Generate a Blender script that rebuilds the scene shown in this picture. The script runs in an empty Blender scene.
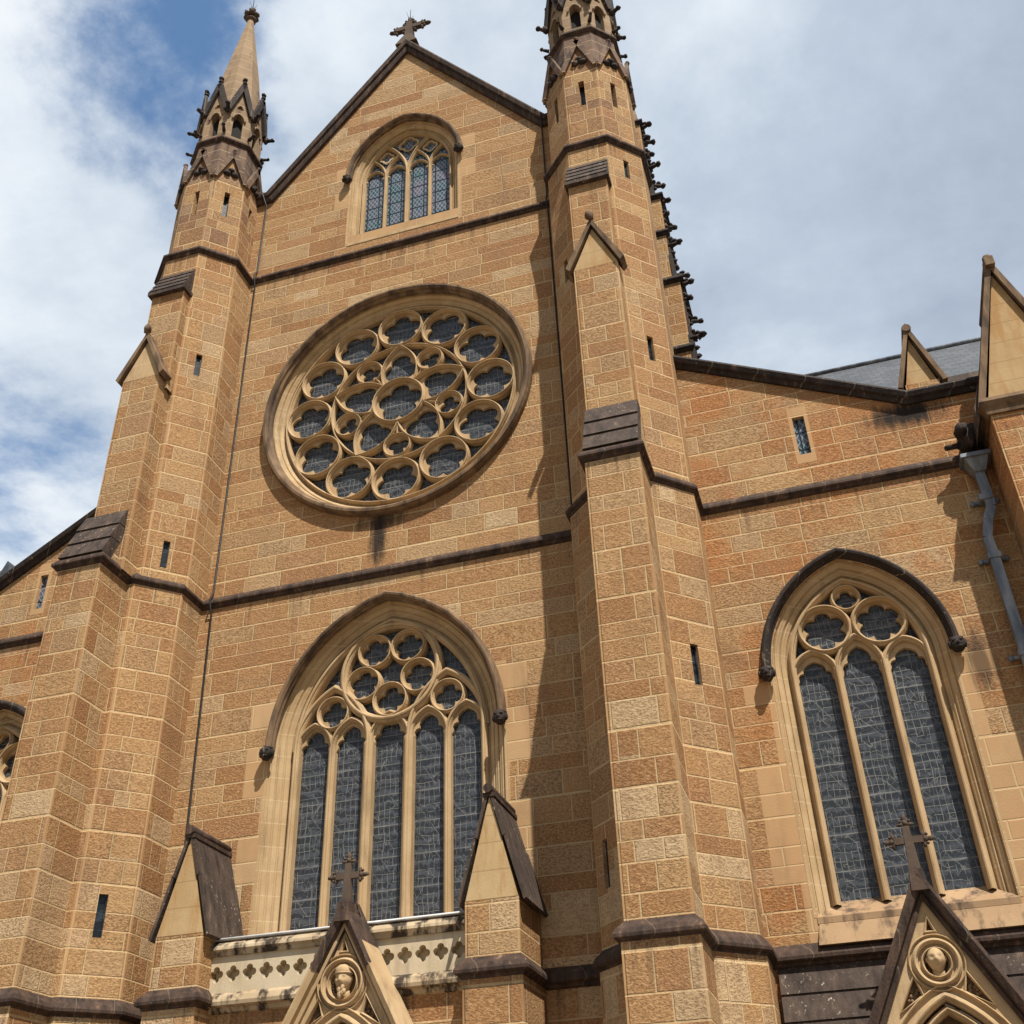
import bpy, bmesh, math, random
from math import sin, cos, pi, sqrt, radians, atan2, floor
from mathutils import Vector, Matrix
from mathutils.geometry import tessellate_polygon
random.seed(7)
S = bpy.context.scene
COL = S.collection

# ------------------------------------------------------------------ camera
cam = bpy.data.cameras.new('camera'); CAM = bpy.data.objects.new('camera', cam); COL.objects.link(CAM)
yaw, pit, rol = radians(15.9066), radians(33.8763), radians(-2.2144)
f_ = Vector((-sin(yaw)*cos(pit), cos(yaw)*cos(pit), sin(pit)))
r0 = Vector((cos(yaw), sin(yaw), 0)); u0 = r0.cross(f_)
r_ = r0*cos(rol) + u0*sin(rol); u_ = -r0*sin(rol) + u0*cos(rol)
m = Matrix((r_, u_, -f_)).transposed().to_4x4(); m.translation = Vector((8.374, -19.365, 1.6))
CAM.matrix_world = m
cam.sensor_fit = 'HORIZONTAL'; cam.sensor_width = 36.0; cam.lens = 36.0*1111.0/1024.0
cam.clip_end = 2000; cam.clip_start = 0.1
S.camera = CAM

# ------------------------------------------------------------------ light and exposure
SUN_TO = Vector((0.80, -1.0, 2.03)).normalized()
sl = bpy.data.lights.new('sun', 'SUN'); so = bpy.data.objects.new('sun', sl); COL.objects.link(so)
sl.energy = 5.0; sl.angle = radians(0.5); sl.color = (1.0, 0.95, 0.87)
so.rotation_euler = (-SUN_TO).to_track_quat('-Z', 'Y').to_euler()
S.view_settings.view_transform = 'Standard'; S.view_settings.look = 'None'
S.view_settings.exposure = 0.41; S.view_settings.gamma = 1.0
S.cycles.max_bounces = 6

# ------------------------------------------------------------------ node helper
class G:
    def __init__(s, tree):
        s.t = tree; s.n = tree.nodes; s.l = tree.links; s.n.clear()
    def node(s, typ, **kw):
        nd = s.n.new(typ)
        for k, v in kw.items(): setattr(nd, k, v)
        return nd
    def put(s, sock, v):
        if hasattr(v, 'is_output') or hasattr(v, 'links'): s.l.new(v, sock)
        else: sock.default_value = v
    def m(s, op, a, b=None, c=None):
        nd = s.node('ShaderNodeMath', operation=op)
        for i, v in enumerate((a, b, c)):
            if v is not None: s.put(nd.inputs[i], v)
        return nd.outputs[0]
    def add(s, a, b): return s.m('ADD', a, b)
    def sub(s, a, b): return s.m('SUBTRACT', a, b)
    def mul(s, a, b): return s.m('MULTIPLY', a, b)
    def div(s, a, b): return s.m('DIVIDE', a, b)
    def gt(s, a, b): return s.m('GREATER_THAN', a, b)
    def lt(s, a, b): return s.m('LESS_THAN', a, b)
    def mn(s, a, b): return s.m('MINIMUM', a, b)
    def mx(s, a, b): return s.m('MAXIMUM', a, b)
    def fl(s, a): return s.m('FLOOR', a)
    def fr(s, a): return s.m('FRACT', a)
    def sw(s, c, a, b):           # c ? a : b
        return s.add(s.mul(c, a), s.mul(s.sub(1.0, c), b))
    def step(s, v, a, b):         # smoothstep a..b -> 0..1
        nd = s.node('ShaderNodeMapRange', interpolation_type='SMOOTHSTEP')
        s.put(nd.inputs['Value'], v); nd.inputs['From Min'].default_value = a; nd.inputs['From Max'].default_value = b
        return nd.outputs[0]
    def xyz(s, v):
        nd = s.node('ShaderNodeSeparateXYZ'); s.put(nd.inputs[0], v); return nd.outputs
    def vec(s, x, y, z=0.0):
        nd = s.node('ShaderNodeCombineXYZ')
        for i, v in enumerate((x, y, z)): s.put(nd.inputs[i], v)
        return nd.outputs[0]
    def white(s, x, y, z=0.0):
        nd = s.node('ShaderNodeTexWhiteNoise', noise_dimensions='3D'); s.put(nd.inputs['Vector'], s.vec(x, y, z)); return nd.outputs['Value']
    def noise(s, v, scale, detail=3.0, rough=0.55, dist=0.0):
        nd = s.node('ShaderNodeTexNoise'); s.put(nd.inputs['Vector'], v)
        nd.inputs['Scale'].default_value = scale; nd.inputs['Detail'].default_value = detail
        nd.inputs['Roughness'].default_value = rough; nd.inputs['Distortion'].default_value = dist
        return nd.outputs[0]
    def ramp(s, v, stops, interp='LINEAR'):
        nd = s.node('ShaderNodeValToRGB'); cr = nd.color_ramp; cr.interpolation = interp
        while len(cr.elements) < len(stops): cr.elements.new(0.5)
        for e, (p, c) in zip(cr.elements, stops):
            e.position = p; e.color = (c[0], c[1], c[2], 1)
        s.put(nd.inputs[0], v); return nd.outputs[0]
    def mix(s, fac, a, b, mode='MIX'):
        nd = s.node('ShaderNodeMix', data_type='RGBA', blend_type=mode)
        s.put(nd.inputs[0], fac)
        for i, v in ((6, a), (7, b)):
            if isinstance(v, tuple): nd.inputs[i].default_value = (v[0], v[1], v[2], 1)
            else: s.put(nd.inputs[i], v)
        return nd.outputs[2]
    def uv(s, name='UVMap'): return s.node('ShaderNodeUVMap', uv_map=name).outputs[0]
    def pos(s): return s.node('ShaderNodeNewGeometry').outputs['Position']
    def vscale(s, v, x, y, z):
        nd = s.node('ShaderNodeVectorMath', operation='MULTIPLY'); s.put(nd.inputs[0], v); nd.inputs[1].default_value = (x, y, z); return nd.outputs[0]
    def finish(s, color, rough=0.85, height=None, bstr=0.5, bdist=0.02, spec=0.3, metal=0.0):
        b = s.node('ShaderNodeBsdfPrincipled')
        if isinstance(color, tuple): b.inputs['Base Color'].default_value = (*color, 1)
        else: s.put(b.inputs['Base Color'], color)
        s.put(b.inputs['Roughness'], rough); b.inputs['Specular IOR Level'].default_value = spec
        b.inputs['Metallic'].default_value = metal
        if height is not None:
            bp = s.node('ShaderNodeBump'); bp.inputs['Strength'].default_value = bstr; bp.inputs['Distance'].default_value = bdist
            s.put(bp.inputs['Height'], height); s.l.new(bp.outputs[0], b.inputs['Normal'])
        o = s.node('ShaderNodeOutputMaterial'); s.l.new(b.outputs[0], o.inputs[0])
        return b
def newmat(name):
    mt = bpy.data.materials.new(name); mt.use_nodes = True
    return mt, G(mt.node_tree)

# ------------------------------------------------------------------ sky (Nishita air with broken cloud)
W = bpy.data.worlds.new('World'); S.world = W; W.use_nodes = True
g = G(W.node_tree)
sky = g.node('ShaderNodeTexSky', sky_type='NISHITA'); sky.sun_disc = False
sky.sun_elevation = math.asin(SUN_TO.z); sky.sun_rotation = atan2(SUN_TO.x, SUN_TO.y)
sky.air_density = 1.0; sky.dust_density = 0.6; sky.ozone_density = 2.0
bg = g.node('ShaderNodeBackground'); bg.inputs['Strength'].default_value = 0.067
d = g.node('ShaderNodeTexCoord').outputs['Generated']
X, Y, Z = g.xyz(d)
k = g.div(1.0, g.add(g.mx(Z, 0.0), 0.18))
P = g.vec(g.mul(X, k), g.mul(Y, k), 0.0)
cl = g.noise(P, 2.6, 10.0, 0.62, 0.1)
fine = g.noise(P, 7.0, 6.0, 0.6, 0.2)
dist = g.node('ShaderNodeVectorMath', operation='DISTANCE')
blue_d = Vector((-0.60, 0.45, 0.68)).normalized()
g.put(dist.inputs[0], d); dist.inputs[1].default_value = blue_d
near = 0.0                                                 # two torn places in the cloud cover
for bd_, rad in (((-0.40, 0.395, 0.83), 0.20), ((-0.66, 0.54, 0.52), 0.24)):
    dn = g.node('ShaderNodeVectorMath', operation='DISTANCE'); g.put(dn.inputs[0], g.node('ShaderNodeVectorMath', operation='ADD').outputs[0])
    dn.inputs[0].links[0].from_node.inputs[0].default_value = (0, 0, 0); g.put(dn.inputs[0].links[0].from_node.inputs[1], d)
    dn.inputs[1].default_value = Vector(bd_).normalized()
    near = g.mx(near, g.step(dn.outputs['Value'], rad, 0.02))
back = g.step(Y, 0.10, -0.35)                             # unseen sky behind the viewer, thinned and dimmed to deepen the shade
dens = g.add(g.add(g.mul(g.sub(cl, 0.5), 1.9), g.mul(g.sub(fine, 0.5), 0.35)), g.sub(g.sub(0.74, g.mul(near, 0.46)), g.mul(back, 0.30)))
mask = g.step(dens, 0.16, 0.56)
vb_ = g.node('ShaderNodeTexVoronoi', feature='SMOOTH_F1'); g.put(vb_.inputs['Vector'], P); vb_.inputs['Scale'].default_value = 4.5; vb_.inputs['Smoothness'].default_value = 1.0
body = g.add(g.mul(g.noise(P, 2.6, 10.0, 0.6, 0.15), 0.75), g.mul(g.sub(0.75, vb_.outputs['Distance']), 0.32))
bright = g.add(g.add(g.mul(g.sub(body, 0.5), 2.3), 0.16), g.mul(g.step(dist.outputs['Value'], 1.0, 0.25), 0.62)); bright = g.add(bright, g.mul(g.sub(fine, 0.5), 0.55))
ccol = g.ramp(bright, [(0.0, (4.7, 5.5, 6.8)), (0.35, (5.9, 6.9, 8.2)), (0.7, (8.6, 9.4, 10.3)), (1.0, (10.8, 11.1, 11.4))])
blue = g.mix(1.0, sky.outputs[0], (1.75, 2.05, 2.1), 'MULTIPLY')
ccol = g.mix(back, ccol, (4.0, 3.9, 3.8))
g.l.new(g.mix(mask, blue, ccol), bg.inputs['Color'])
wo = g.node('ShaderNodeOutputWorld'); g.l.new(bg.outputs[0], wo.inputs[0])

# ------------------------------------------------------------------ materials
def ashlar(name, H=0.42, L=1.25, split=0.55, ramp=None, stains=(), plain=(), orange=0.0, seed=0.0):
    mt, g = newmat(name)
    U, V, _ = g.xyz(g.uv()); el, er, _ = g.xyz(g.uv('EdgeUV'))
    pos = g.pos(); PX, PY, PZ = g.xyz(pos)
    v1 = g.add(g.div(V, H), g.add(g.mul(g.m('SINE', g.mul(V, 1.9)), 0.25), g.mul(g.m('SINE', g.add(g.mul(V, 5.3), 1.0)), 0.12)))
    row = g.fl(v1); fv = g.sub(v1, row)
    dv = g.mul(g.mn(fv, g.sub(1.0, fv)), H)
    rr = g.white(row, 3.1 + seed, 0.5); rr2 = g.white(row, 9.7 + seed, 2.5)
    Ln = g.mul(g.add(0.75, g.mul(rr, 0.6)), L)
    u1 = g.add(g.div(U, Ln), g.mul(rr2, 37.0))
    cell = g.fl(u1); fu = g.sub(u1, cell)
    sp = g.gt(g.white(cell, row, 4.3 + seed), 1.0 - split); s_ = g.add(0.3, g.mul(g.white(cell, row, 7.7), 0.4))
    du = g.mn(fu, g.sub(1.0, fu)); du2 = g.sw(sp, g.m('ABSOLUTE', g.sub(fu, s_)), 1.0)
    du = g.mul(g.mn(du, du2), Ln)
    idc = g.add(cell, g.mul(g.mul(sp, g.gt(fu, s_)), 0.37))
    r1 = g.white(idc, row, 1.0 + seed); r2 = g.white(idc, row, 11.0 + seed); r3 = g.white(idc, row, 21.0 + seed)
    wob = g.mul(g.sub(g.noise(pos, 9.0, 2.0), 0.5), 0.012)
    dj = g.add(g.mn(du, dv), wob)
    joint = g.step(dj, 0.020, 0.008)
    edge = g.mn(el, er); draft = g.step(g.add(edge, wob), 0.048, 0.030)
    # dressed plain blocks round openings
    pl = 0.0
    for (x0, hw, z0, z1) in plain:
        a = g.lt(g.m('ABSOLUTE', g.sub(PX, x0)), g.add(hw, g.mul(g.gt(rr, 0.5), 0.42)))
        b = g.mul(g.gt(PZ, z0), g.lt(PZ, z1))
        pl = g.mx(pl, g.mul(a, b))
    c = g.ramp(r1, ramp or [(0.0, (0.33, 0.170, 0.072)), (0.2, (0.40, 0.225, 0.098)), (0.5, (0.445, 0.270, 0.125)), (0.78, (0.48, 0.312, 0.152)), (0.93, (0.45, 0.318, 0.178)), (1.0, (0.58, 0.44, 0.265))])
    c = g.mix(g.mul(g.gt(r2, 0.88), 0.5), c, (0.33, 0.160, 0.075))
    c = g.mix(g.mul(g.gt(r3, 0.90), 0.45), c, (0.37, 0.26, 0.15))
    low = g.mul(g.lt(PZ, 8.2), g.gt(g.white(idc, row, 31.0 + seed), 0.80)); c = g.mix(g.mul(low, 0.75), c, (0.60, 0.46, 0.28))
    big = g.noise(pos, 0.35, 3.0)
    c = g.mix(g.mul(g.step(big, 0.45, 0.75), 0.25), c, (0.36, 0.19, 0.085))
    if orange > 0:
        c = g.mix(g.mul(g.step(g.noise(pos, 0.55, 5.0, 0.62), 0.44, 0.58), orange), c, (0.43, 0.165, 0.05))
    # ferruginous bands inside blocks and the pecked, rock-faced surface
    wav = g.noise(g.vec(g.mul(U, 1.2), g.add(g.mul(V, 7.0), g.mul(r1, 40.0)), r2), 2.2, 4.0, 0.6, 0.8)
    c = g.mix(g.mul(g.mx(g.sub(wav, 0.35), 0.0), 0.8), c, (0.33, 0.165, 0.062))
    peck = g.noise(g.vec(g.mul(U, 1.0), g.mul(V, 1.5), r3), 21.0, 3.0, 0.75)
    peck2 = g.noise(g.vec(g.mul(U, 1.0), g.mul(V, 1.0), r1), 9.0, 3.0, 0.6)
    smooth = g.mx(draft, pl)
    rough_ = g.sub(1.0, smooth)
    c = g.mix(g.mul(g.step(peck, 0.52, 0.41), g.mul(rough_, g.add(0.36, g.mul(r3, 0.30)))), c, (0.15, 0.080, 0.036))
    c = g.mix(g.mul(g.step(peck, 0.53, 0.64), g.mul(rough_, 0.36)), c, (0.62, 0.46, 0.27))
    c = g.mix(g.mul(smooth, 0.35), c, (0.50, 0.33, 0.17)); c = g.mix(g.mul(pl, 0.7) if not isinstance(pl, float) else 0.0, c, (0.49, 0.32, 0.165))
    # light pointing
    c = g.mix(g.mul(joint, 0.75), c, g.mix(g.noise(pos, 3.0, 3.0), (0.50, 0.36, 0.19), (0.70, 0.54, 0.31)))
    # drip stains below the projecting courses
    for z0 in (24.44, 14.08, 5.34):
        dd = g.sub(z0, PZ); fall = g.mul(g.step(dd, 0.9, 0.0), g.gt(dd, 0.0))
        stk = g.noise(g.vscale(pos, 5.0, 5.0, 0.25), 1.4, 4.0, 0.65)
        c = g.mix(g.mul(fall, g.mul(g.step(stk, 0.50, 0.68), 0.6)), c, (0.075, 0.048, 0.034))
    dis = g.noise(pos, 0.8, 6.0, 0.65)
    c = g.mix(g.mul(g.step(dis, 0.50, 0.72), 0.30), c, (0.22, 0.145, 0.09))
    # grime
    gr = g.noise(g.vscale(pos, 1.6, 1.6, 0.28), 1.2, 5.0, 0.6)
    c = g.mix(g.mul(g.step(gr, 0.52, 0.78), 0.35), c, (0.14, 0.085, 0.055))
    for (sx, sz, wx, wz, amt) in stains:
        ex = g.div(g.sub(PX, sx), wx); ez = g.div(g.sub(PZ, sz), wz)
        rad = g.m('SQRT', g.add(g.mul(ex, ex), g.mul(ez, ez)))
        rad = g.add(rad, g.mul(g.sub(g.noise(g.vscale(pos, 5, 5, 0.7), 1.6, 4.0), 0.5), 1.3))
        c = g.mix(g.mul(g.step(rad, 1.0, 0.25), amt), c, (0.028, 0.022, 0.018))
    c = g.mix(1.0, c, (0.94, 0.905, 0.88), 'MULTIPLY')
    h = g.mul(g.sub(1.0, g.mul(joint, 0.55)), g.add(g.add(0.35, g.mul(g.mul(peck, g.sub(1.0, g.mul(smooth, 0.85))), 0.9)), g.mul(peck2, g.mul(g.sub(1.0, smooth), 0.8))))
    g.finish(c, 0.9, h, 0.8, 0.03, 0.2)
    return mt
def freestone(name, ca, cb, grime=0.3, dark=(0.06, 0.042, 0.034), joint=True, bump=0.25, gth=(0.52, 0.74)):
    mt, g = newmat(name); pos = g.pos(); U, V, _ = g.xyz(g.uv())
    n = g.noise(pos, 1.3, 5.0, 0.6); c = g.mix(g.step(n, 0.3, 0.7), ca, cb)
    blk = g.white(g.fl(g.div(g.xyz(pos)[2], 0.47)), 3.0, 1.0)
    c = g.mix(g.mul(blk, 0.35), c, (cb[0]*0.78, cb[1]*0.70, cb[2]*0.6))
    fine = g.noise(pos, 30.0, 3.0)
    c = g.mix(g.mul(fine, 0.18), c, (0.25, 0.15, 0.08))
    st = g.noise(g.vscale(pos, 3.0, 3.0, 0.55), 1.3, 6.0, 0.65)
    c = g.mix(g.mul(g.step(st, gth[0], gth[1]), grime), c, dark)
    if joint:
        fz = g.fr(g.div(g.xyz(pos)[2], 0.47)); jj = g.step(g.mn(fz, g.sub(1.0, fz)), 0.03, 0.01)
        c = g.mix(g.mul(jj, 0.5), c, (0.6, 0.47, 0.29) if dark[0] < 0.2 else (0.22, 0.13, 0.06))
    g.finish(c, 0.88, g.add(fine, g.mul(n, 0.5)), bump, 0.012, 0.2)
    return mt
def darkstone(name, lichen=0.4, base=((0.014, 0.011, 0.010), (0.042, 0.029, 0.024)), jamt=0.6, bare=(0.15, 0.095, 0.062)):
    mt, g = newmat(name); pos = g.pos()
    st = g.noise(g.vscale(pos, 4.0, 4.0, 0.8), 1.6, 6.0, 0.65)
    c = g.ramp(st, [(0.3, base[0]), (0.62, base[1]), (0.76, bare)])
    sp = g.noise(pos, 16.0, 3.0, 0.6); zone = g.noise(pos, 1.5, 2.0)
    c = g.mix(g.mul(g.mul(g.step(sp, 0.62, 0.70), g.step(zone, 0.42, 0.6)), lichen), c, (0.42, 0.37, 0.28))
    jx = g.fr(g.div(g.add(g.xyz(pos)[0], g.xyz(pos)[1]), 0.93)); c = g.mix(g.mul(g.step(g.mn(jx, g.sub(1.0, jx)), 0.014, 0.004), jamt), c, (0.25, 0.19, 0.13))
    g.finish(c, 0.85, g.add(g.noise(pos, 22.0, 4.0), st), 0.5, 0.02, 0.3)
    return mt
def leaded(name, pattern='figure', tint=(0.030, 0.033, 0.038), line=(0.20, 0.195, 0.18)):
    mt, g = newmat(name); pos = g.pos(); PX, PY, PZ = g.xyz(pos)
    wv = g.noise(pos, 1.7, 2.0)
    if pattern == 'figure':
        q = g.vec(PX, 0.0, PZ)
        nd_ = g.node('ShaderNodeTexNoise'); g.put(nd_.inputs['Vector'], q); nd_.inputs['Scale'].default_value = 1.7; nd_.inputs['Detail'].default_value = 3.0
        nx, ny, nz = g.xyz(nd_.outputs['Color'])
        wx = g.add(PX, g.mul(g.sub(nx, 0.5), 0.15)); wz = g.add(PZ, g.mul(g.sub(ny, 0.5), 0.12))
        fa = g.fr(g.div(wx, 0.105)); fb = g.fr(g.div(wz, 0.155)); fd = g.fr(g.div(g.add(wx, g.mul(wz, 0.8)), 0.37))
        ga = g.mul(g.mn(fa, g.sub(1.0, fa)), 0.105); gb_ = g.mul(g.mn(fb, g.sub(1.0, fb)), 0.155); gd = g.mul(g.mn(fd, g.sub(1.0, fd)), 0.37)
        z1 = g.gt(g.noise(q, 3.1, 1.0), 0.47); z2 = g.gt(g.noise(g.vscale(q, 1.3, 1, 1.1), 3.7, 1.0), 0.46)
        vo = g.node('ShaderNodeTexVoronoi', feature='DISTANCE_TO_EDGE'); g.put(vo.inputs['Vector'], g.vscale(q, 1.2, 1, 0.7)); vo.inputs['Scale'].default_value = 8.5
        l1 = g.mul(g.step(ga, 0.0065, 0.002), z1); l2 = g.mul(g.step(gb_, 0.0065, 0.002), z2); l4 = g.mul(g.step(gd, 0.0065, 0.002), g.sub(1.0, z1))
        l5 = g.mul(g.step(vo.outputs['Distance'], 0.034, 0.010), g.sub(1.0, g.mul(z2, 0.75)))
        fz = g.fr(g.div(PZ, 0.62)); l3 = g.step(g.mn(fz, g.sub(1.0, fz)), 0.022, 0.010)
        ln = g.mul(g.mx(g.mx(g.mx(l1, l2), l4), g.mx(g.mul(l5, 0.75), g.mul(l3, 0.8))), g.add(0.55, g.mul(g.step(g.noise(q, 2.6, 2.0), 0.35, 0.6), 0.45)))
        band = g.m('SINE', g.add(g.mul(PZ, 30.0), g.mul(g.noise(g.vscale(pos, 3, 3, 2), 2.0, 2.0), 8.0)))  # wavy reflections in the protective glazing, painted into the pane colour
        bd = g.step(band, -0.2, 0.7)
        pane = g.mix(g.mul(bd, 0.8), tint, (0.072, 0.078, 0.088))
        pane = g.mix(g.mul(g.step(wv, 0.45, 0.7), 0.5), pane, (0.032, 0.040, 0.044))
    else:
        a = g.add(g.mul(PX, 1.0), g.mul(PZ, 0.62)); b = g.sub(g.mul(PX, 1.0), g.mul(PZ, 0.62))
        fa = g.fr(g.div(a, 0.125)); fb = g.fr(g.div(b, 0.125))
        l1 = g.step(g.mn(g.mn(fa, g.sub(1.0, fa)), g.mn(fb, g.sub(1.0, fb))), 0.13, 0.05)
        fz = g.fr(g.div(g.add(PZ, 0.1), 0.44)); fx = g.fr(g.div(g.add(PX, 0.35), 0.345))
        bar = g.mx(g.step(g.mn(fz, g.sub(1.0, fz)), 0.07, 0.045), g.mul(g.step(g.m('ABSOLUTE', g.sub(fx, 0.5)), 0.06, 0.04), 1.0))
        pane = g.ramp(g.add(wv, g.mul(g.sub(g.white(g.fl(g.div(a, 0.125)), g.fl(g.div(b, 0.125))), 0.5), 0.2)), [(0.3, (0.022, 0.075, 0.085)), (0.5, (0.065, 0.085, 0.115)), (0.7, (0.13, 0.11, 0.14))])
        ln = g.mul(l1, 0.75)
        pane = g.mix(bar, g.mix(ln, pane, line), (0.012, 0.022, 0.028)); ln = 0.0
    c = g.mix(ln, pane, line)
    g.finish(c, g.add(0.22, g.mul(ln, 0.4) if not isinstance(ln, float) else 0.05), g.add(ln, g.mul(wv, 0.6)), 0.25, 0.01, 0.28)
    return mt

MAIN_PLAIN = [(0.0, 2.62, 6.0, 11.6), (0.05, 1.72, 25.0, 28.4), (9.36, 1.78, 5.4, 11.0), (-9.5, 1.78, 5.4, 11.0), (9.17, 0.2, 14.9, 16.35), (-9.2, 0.2, 14.9, 16.35)]
M = {}
M['wall'] = ashlar('ashlar_wall', 0.41, 1.55, 0.45, plain=MAIN_PLAIN, stains=[(-0.30, 15.2, 0.30, 0.95, 0.95), (-0.25, 15.6, 0.8, 0.35, 0.8)])
M['aisle'] = ashlar('ashlar_aisle', 0.41, 1.45, 0.45, plain=MAIN_PLAIN, stains=[(11.25, 15.6, 1.0, 0.5, 1.0), (11.3, 10.0, 0.35, 0.8, 0.7)], orange=0.62, seed=2.0)
M['pier'] = ashlar('ashlar_pier', 0.43, 0.95, 0.5, seed=5.0)
M['pale'] = freestone('freestone_pale', (0.43, 0.295, 0.15), (0.54, 0.39, 0.22), 0.40, dark=(0.11, 0.07, 0.045), gth=(0.47, 0.72))
M['trac'] = freestone('freestone_tracery', (0.41, 0.285, 0.15), (0.52, 0.375, 0.215), 0.40, dark=(0.10, 0.065, 0.045), joint=False, gth=(0.47, 0.72))
M['yellow'] = freestone('freestone_yellow', (0.41, 0.275, 0.135), (0.51, 0.37, 0.195), 0.65, dark=(0.34, 0.17, 0.05), joint=True, gth=(0.44, 0.66))
M['cream'] = freestone('freestone_cream', (0.50, 0.41, 0.27), (0.62, 0.53, 0.38), 0.45, dark=(0.16, 0.11, 0.075), joint=False, gth=(0.5, 0.74))
M['pink'] = freestone('freestone_pink', (0.32, 0.21, 0.12), (0.40, 0.27, 0.155), 0.85, joint=False, gth=(0.46, 0.66))
M['upper'] = ashlar('ashlar_upper', 0.44, 0.85, 0.5, seed=8.0, ramp=[(0.0, (0.20, 0.115, 0.075)), (0.25, (0.36, 0.20, 0.09)), (0.5, (0.43, 0.27, 0.125)), (0.8, (0.46, 0.31, 0.16)), (1.0, (0.27, 0.18, 0.13))])
M['spire'] = freestone('freestone_spire', (0.24, 0.168, 0.105), (0.33, 0.235, 0.145), 0.7)
M['purple'] = freestone('weathering_stone', (0.075, 0.050, 0.042), (0.21, 0.14, 0.095), 0.8, dark=(0.04, 0.028, 0.026), gth=(0.45, 0.65))
M['hood'] = freestone('freestone_hood', (0.15, 0.098, 0.062), (0.27, 0.18, 0.105), 0.85, dark=(0.022, 0.016, 0.014), joint=False, bump=0.4, gth=(0.34, 0.74))
M['dark'] = darkstone('blackened_stone')
M['slab'] = darkstone('weathered_slab', 0.8, ((0.022, 0.016, 0.013), (0.082, 0.056, 0.042)), 0.0, (0.22, 0.15, 0.10))
M['band'] = darkstone('string_stone', 0.15, ((0.017, 0.012, 0.010), (0.080, 0.048, 0.033)), 0.35, (0.27, 0.17, 0.10))
M['band2'] = freestone('string_stone_light', (0.36, 0.27, 0.17), (0.52, 0.42, 0.28), 0.95, dark=(0.030, 0.022, 0.018), joint=False, gth=(0.45, 0.60))
M['crosss'] = freestone('cross_stone', (0.05, 0.037, 0.03), (0.10, 0.076, 0.058), 0.6, joint=False)
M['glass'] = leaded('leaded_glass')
M['glass_gable'] = leaded('leaded_glass_diamond', 'diamond', line=(0.30, 0.33, 0.36))
mt, g = newmat('slit_glass'); pos = g.pos(); g.finish(g.mix(g.step(g.noise(g.vscale(pos, 1, 1, 4), 3.0, 2.0), 0.45, 0.6), (0.010, 0.013, 0.016), (0.03, 0.04, 0.05)), 0.3, None, spec=0.3); M['slit'] = mt
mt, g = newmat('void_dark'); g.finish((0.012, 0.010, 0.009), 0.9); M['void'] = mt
mt, g = newmat('cable_metal'); g.finish((0.02, 0.019, 0.018), 0.6); M['cable'] = mt
mt, g = newmat('lead_pipe'); pos = g.pos(); n = g.noise(g.vscale(pos, 3, 3, 0.8), 2.0, 5.0)
g.finish(g.ramp(n, [(0.3, (0.09, 0.105, 0.125)), (0.5, (0.17, 0.19, 0.215)), (0.7, (0.30, 0.31, 0.32))]), 0.55, n, 0.3, 0.01, 0.5, 0.25); M['lead'] = mt
mt, g = newmat('lead_flash'); pos = g.pos(); g.finish(g.ramp(g.noise(pos, 3.0, 4.0), [(0.35, (0.50, 0.50, 0.49)), (0.7, (0.75, 0.75, 0.74))]), 0.5); M['flash'] = mt
mt, g = newmat('slate'); U, V, _ = g.xyz(g.uv())
ro = g.fl(g.div(V, 0.22)); fv = g.fr(g.div(V, 0.22)); cu = g.add(g.div(U, 0.30), g.mul(g.m('MODULO', ro, 2.0), 0.5)); fu = g.fr(cu)
e = g.mx(g.step(fv, 0.12, 0.02), g.step(g.mn(fu, g.sub(1.0, fu)), 0.05, 0.02))
c = g.ramp(g.white(g.fl(cu), ro), [(0.0, (0.045, 0.05, 0.06)), (1.0, (0.08, 0.088, 0.10))]); c = g.mix(g.mul(e, 0.7), c, (0.03, 0.033, 0.04))
g.finish(c, 0.6, g.sub(1.0, e), 0.5, 0.01, 0.4); M['slate'] = mt
mt, g = newmat('paving'); U, V, _ = g.xyz(g.uv()); pos = g.pos()
fu = g.fr(g.div(U, 0.6)); fv = g.fr(g.div(V, 0.6)); e = g.step(g.mn(g.mn(fu, g.sub(1.0, fu)), g.mn(fv, g.sub(1.0, fv))), 0.02, 0.01)
c = g.ramp(g.add(g.mul(g.white(g.fl(g.div(U, 0.6)), g.fl(g.div(V, 0.6))), 0.5), g.mul(g.noise(pos, 1.0, 4.0), 0.5)), [(0.2, (0.15, 0.115, 0.08)), (0.8, (0.22, 0.175, 0.125))])
g.finish(g.mix(e, c, (0.12, 0.10, 0.08)), 0.85, g.sub(1.0, e), 0.4, 0.01); M['paving'] = mt

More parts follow.
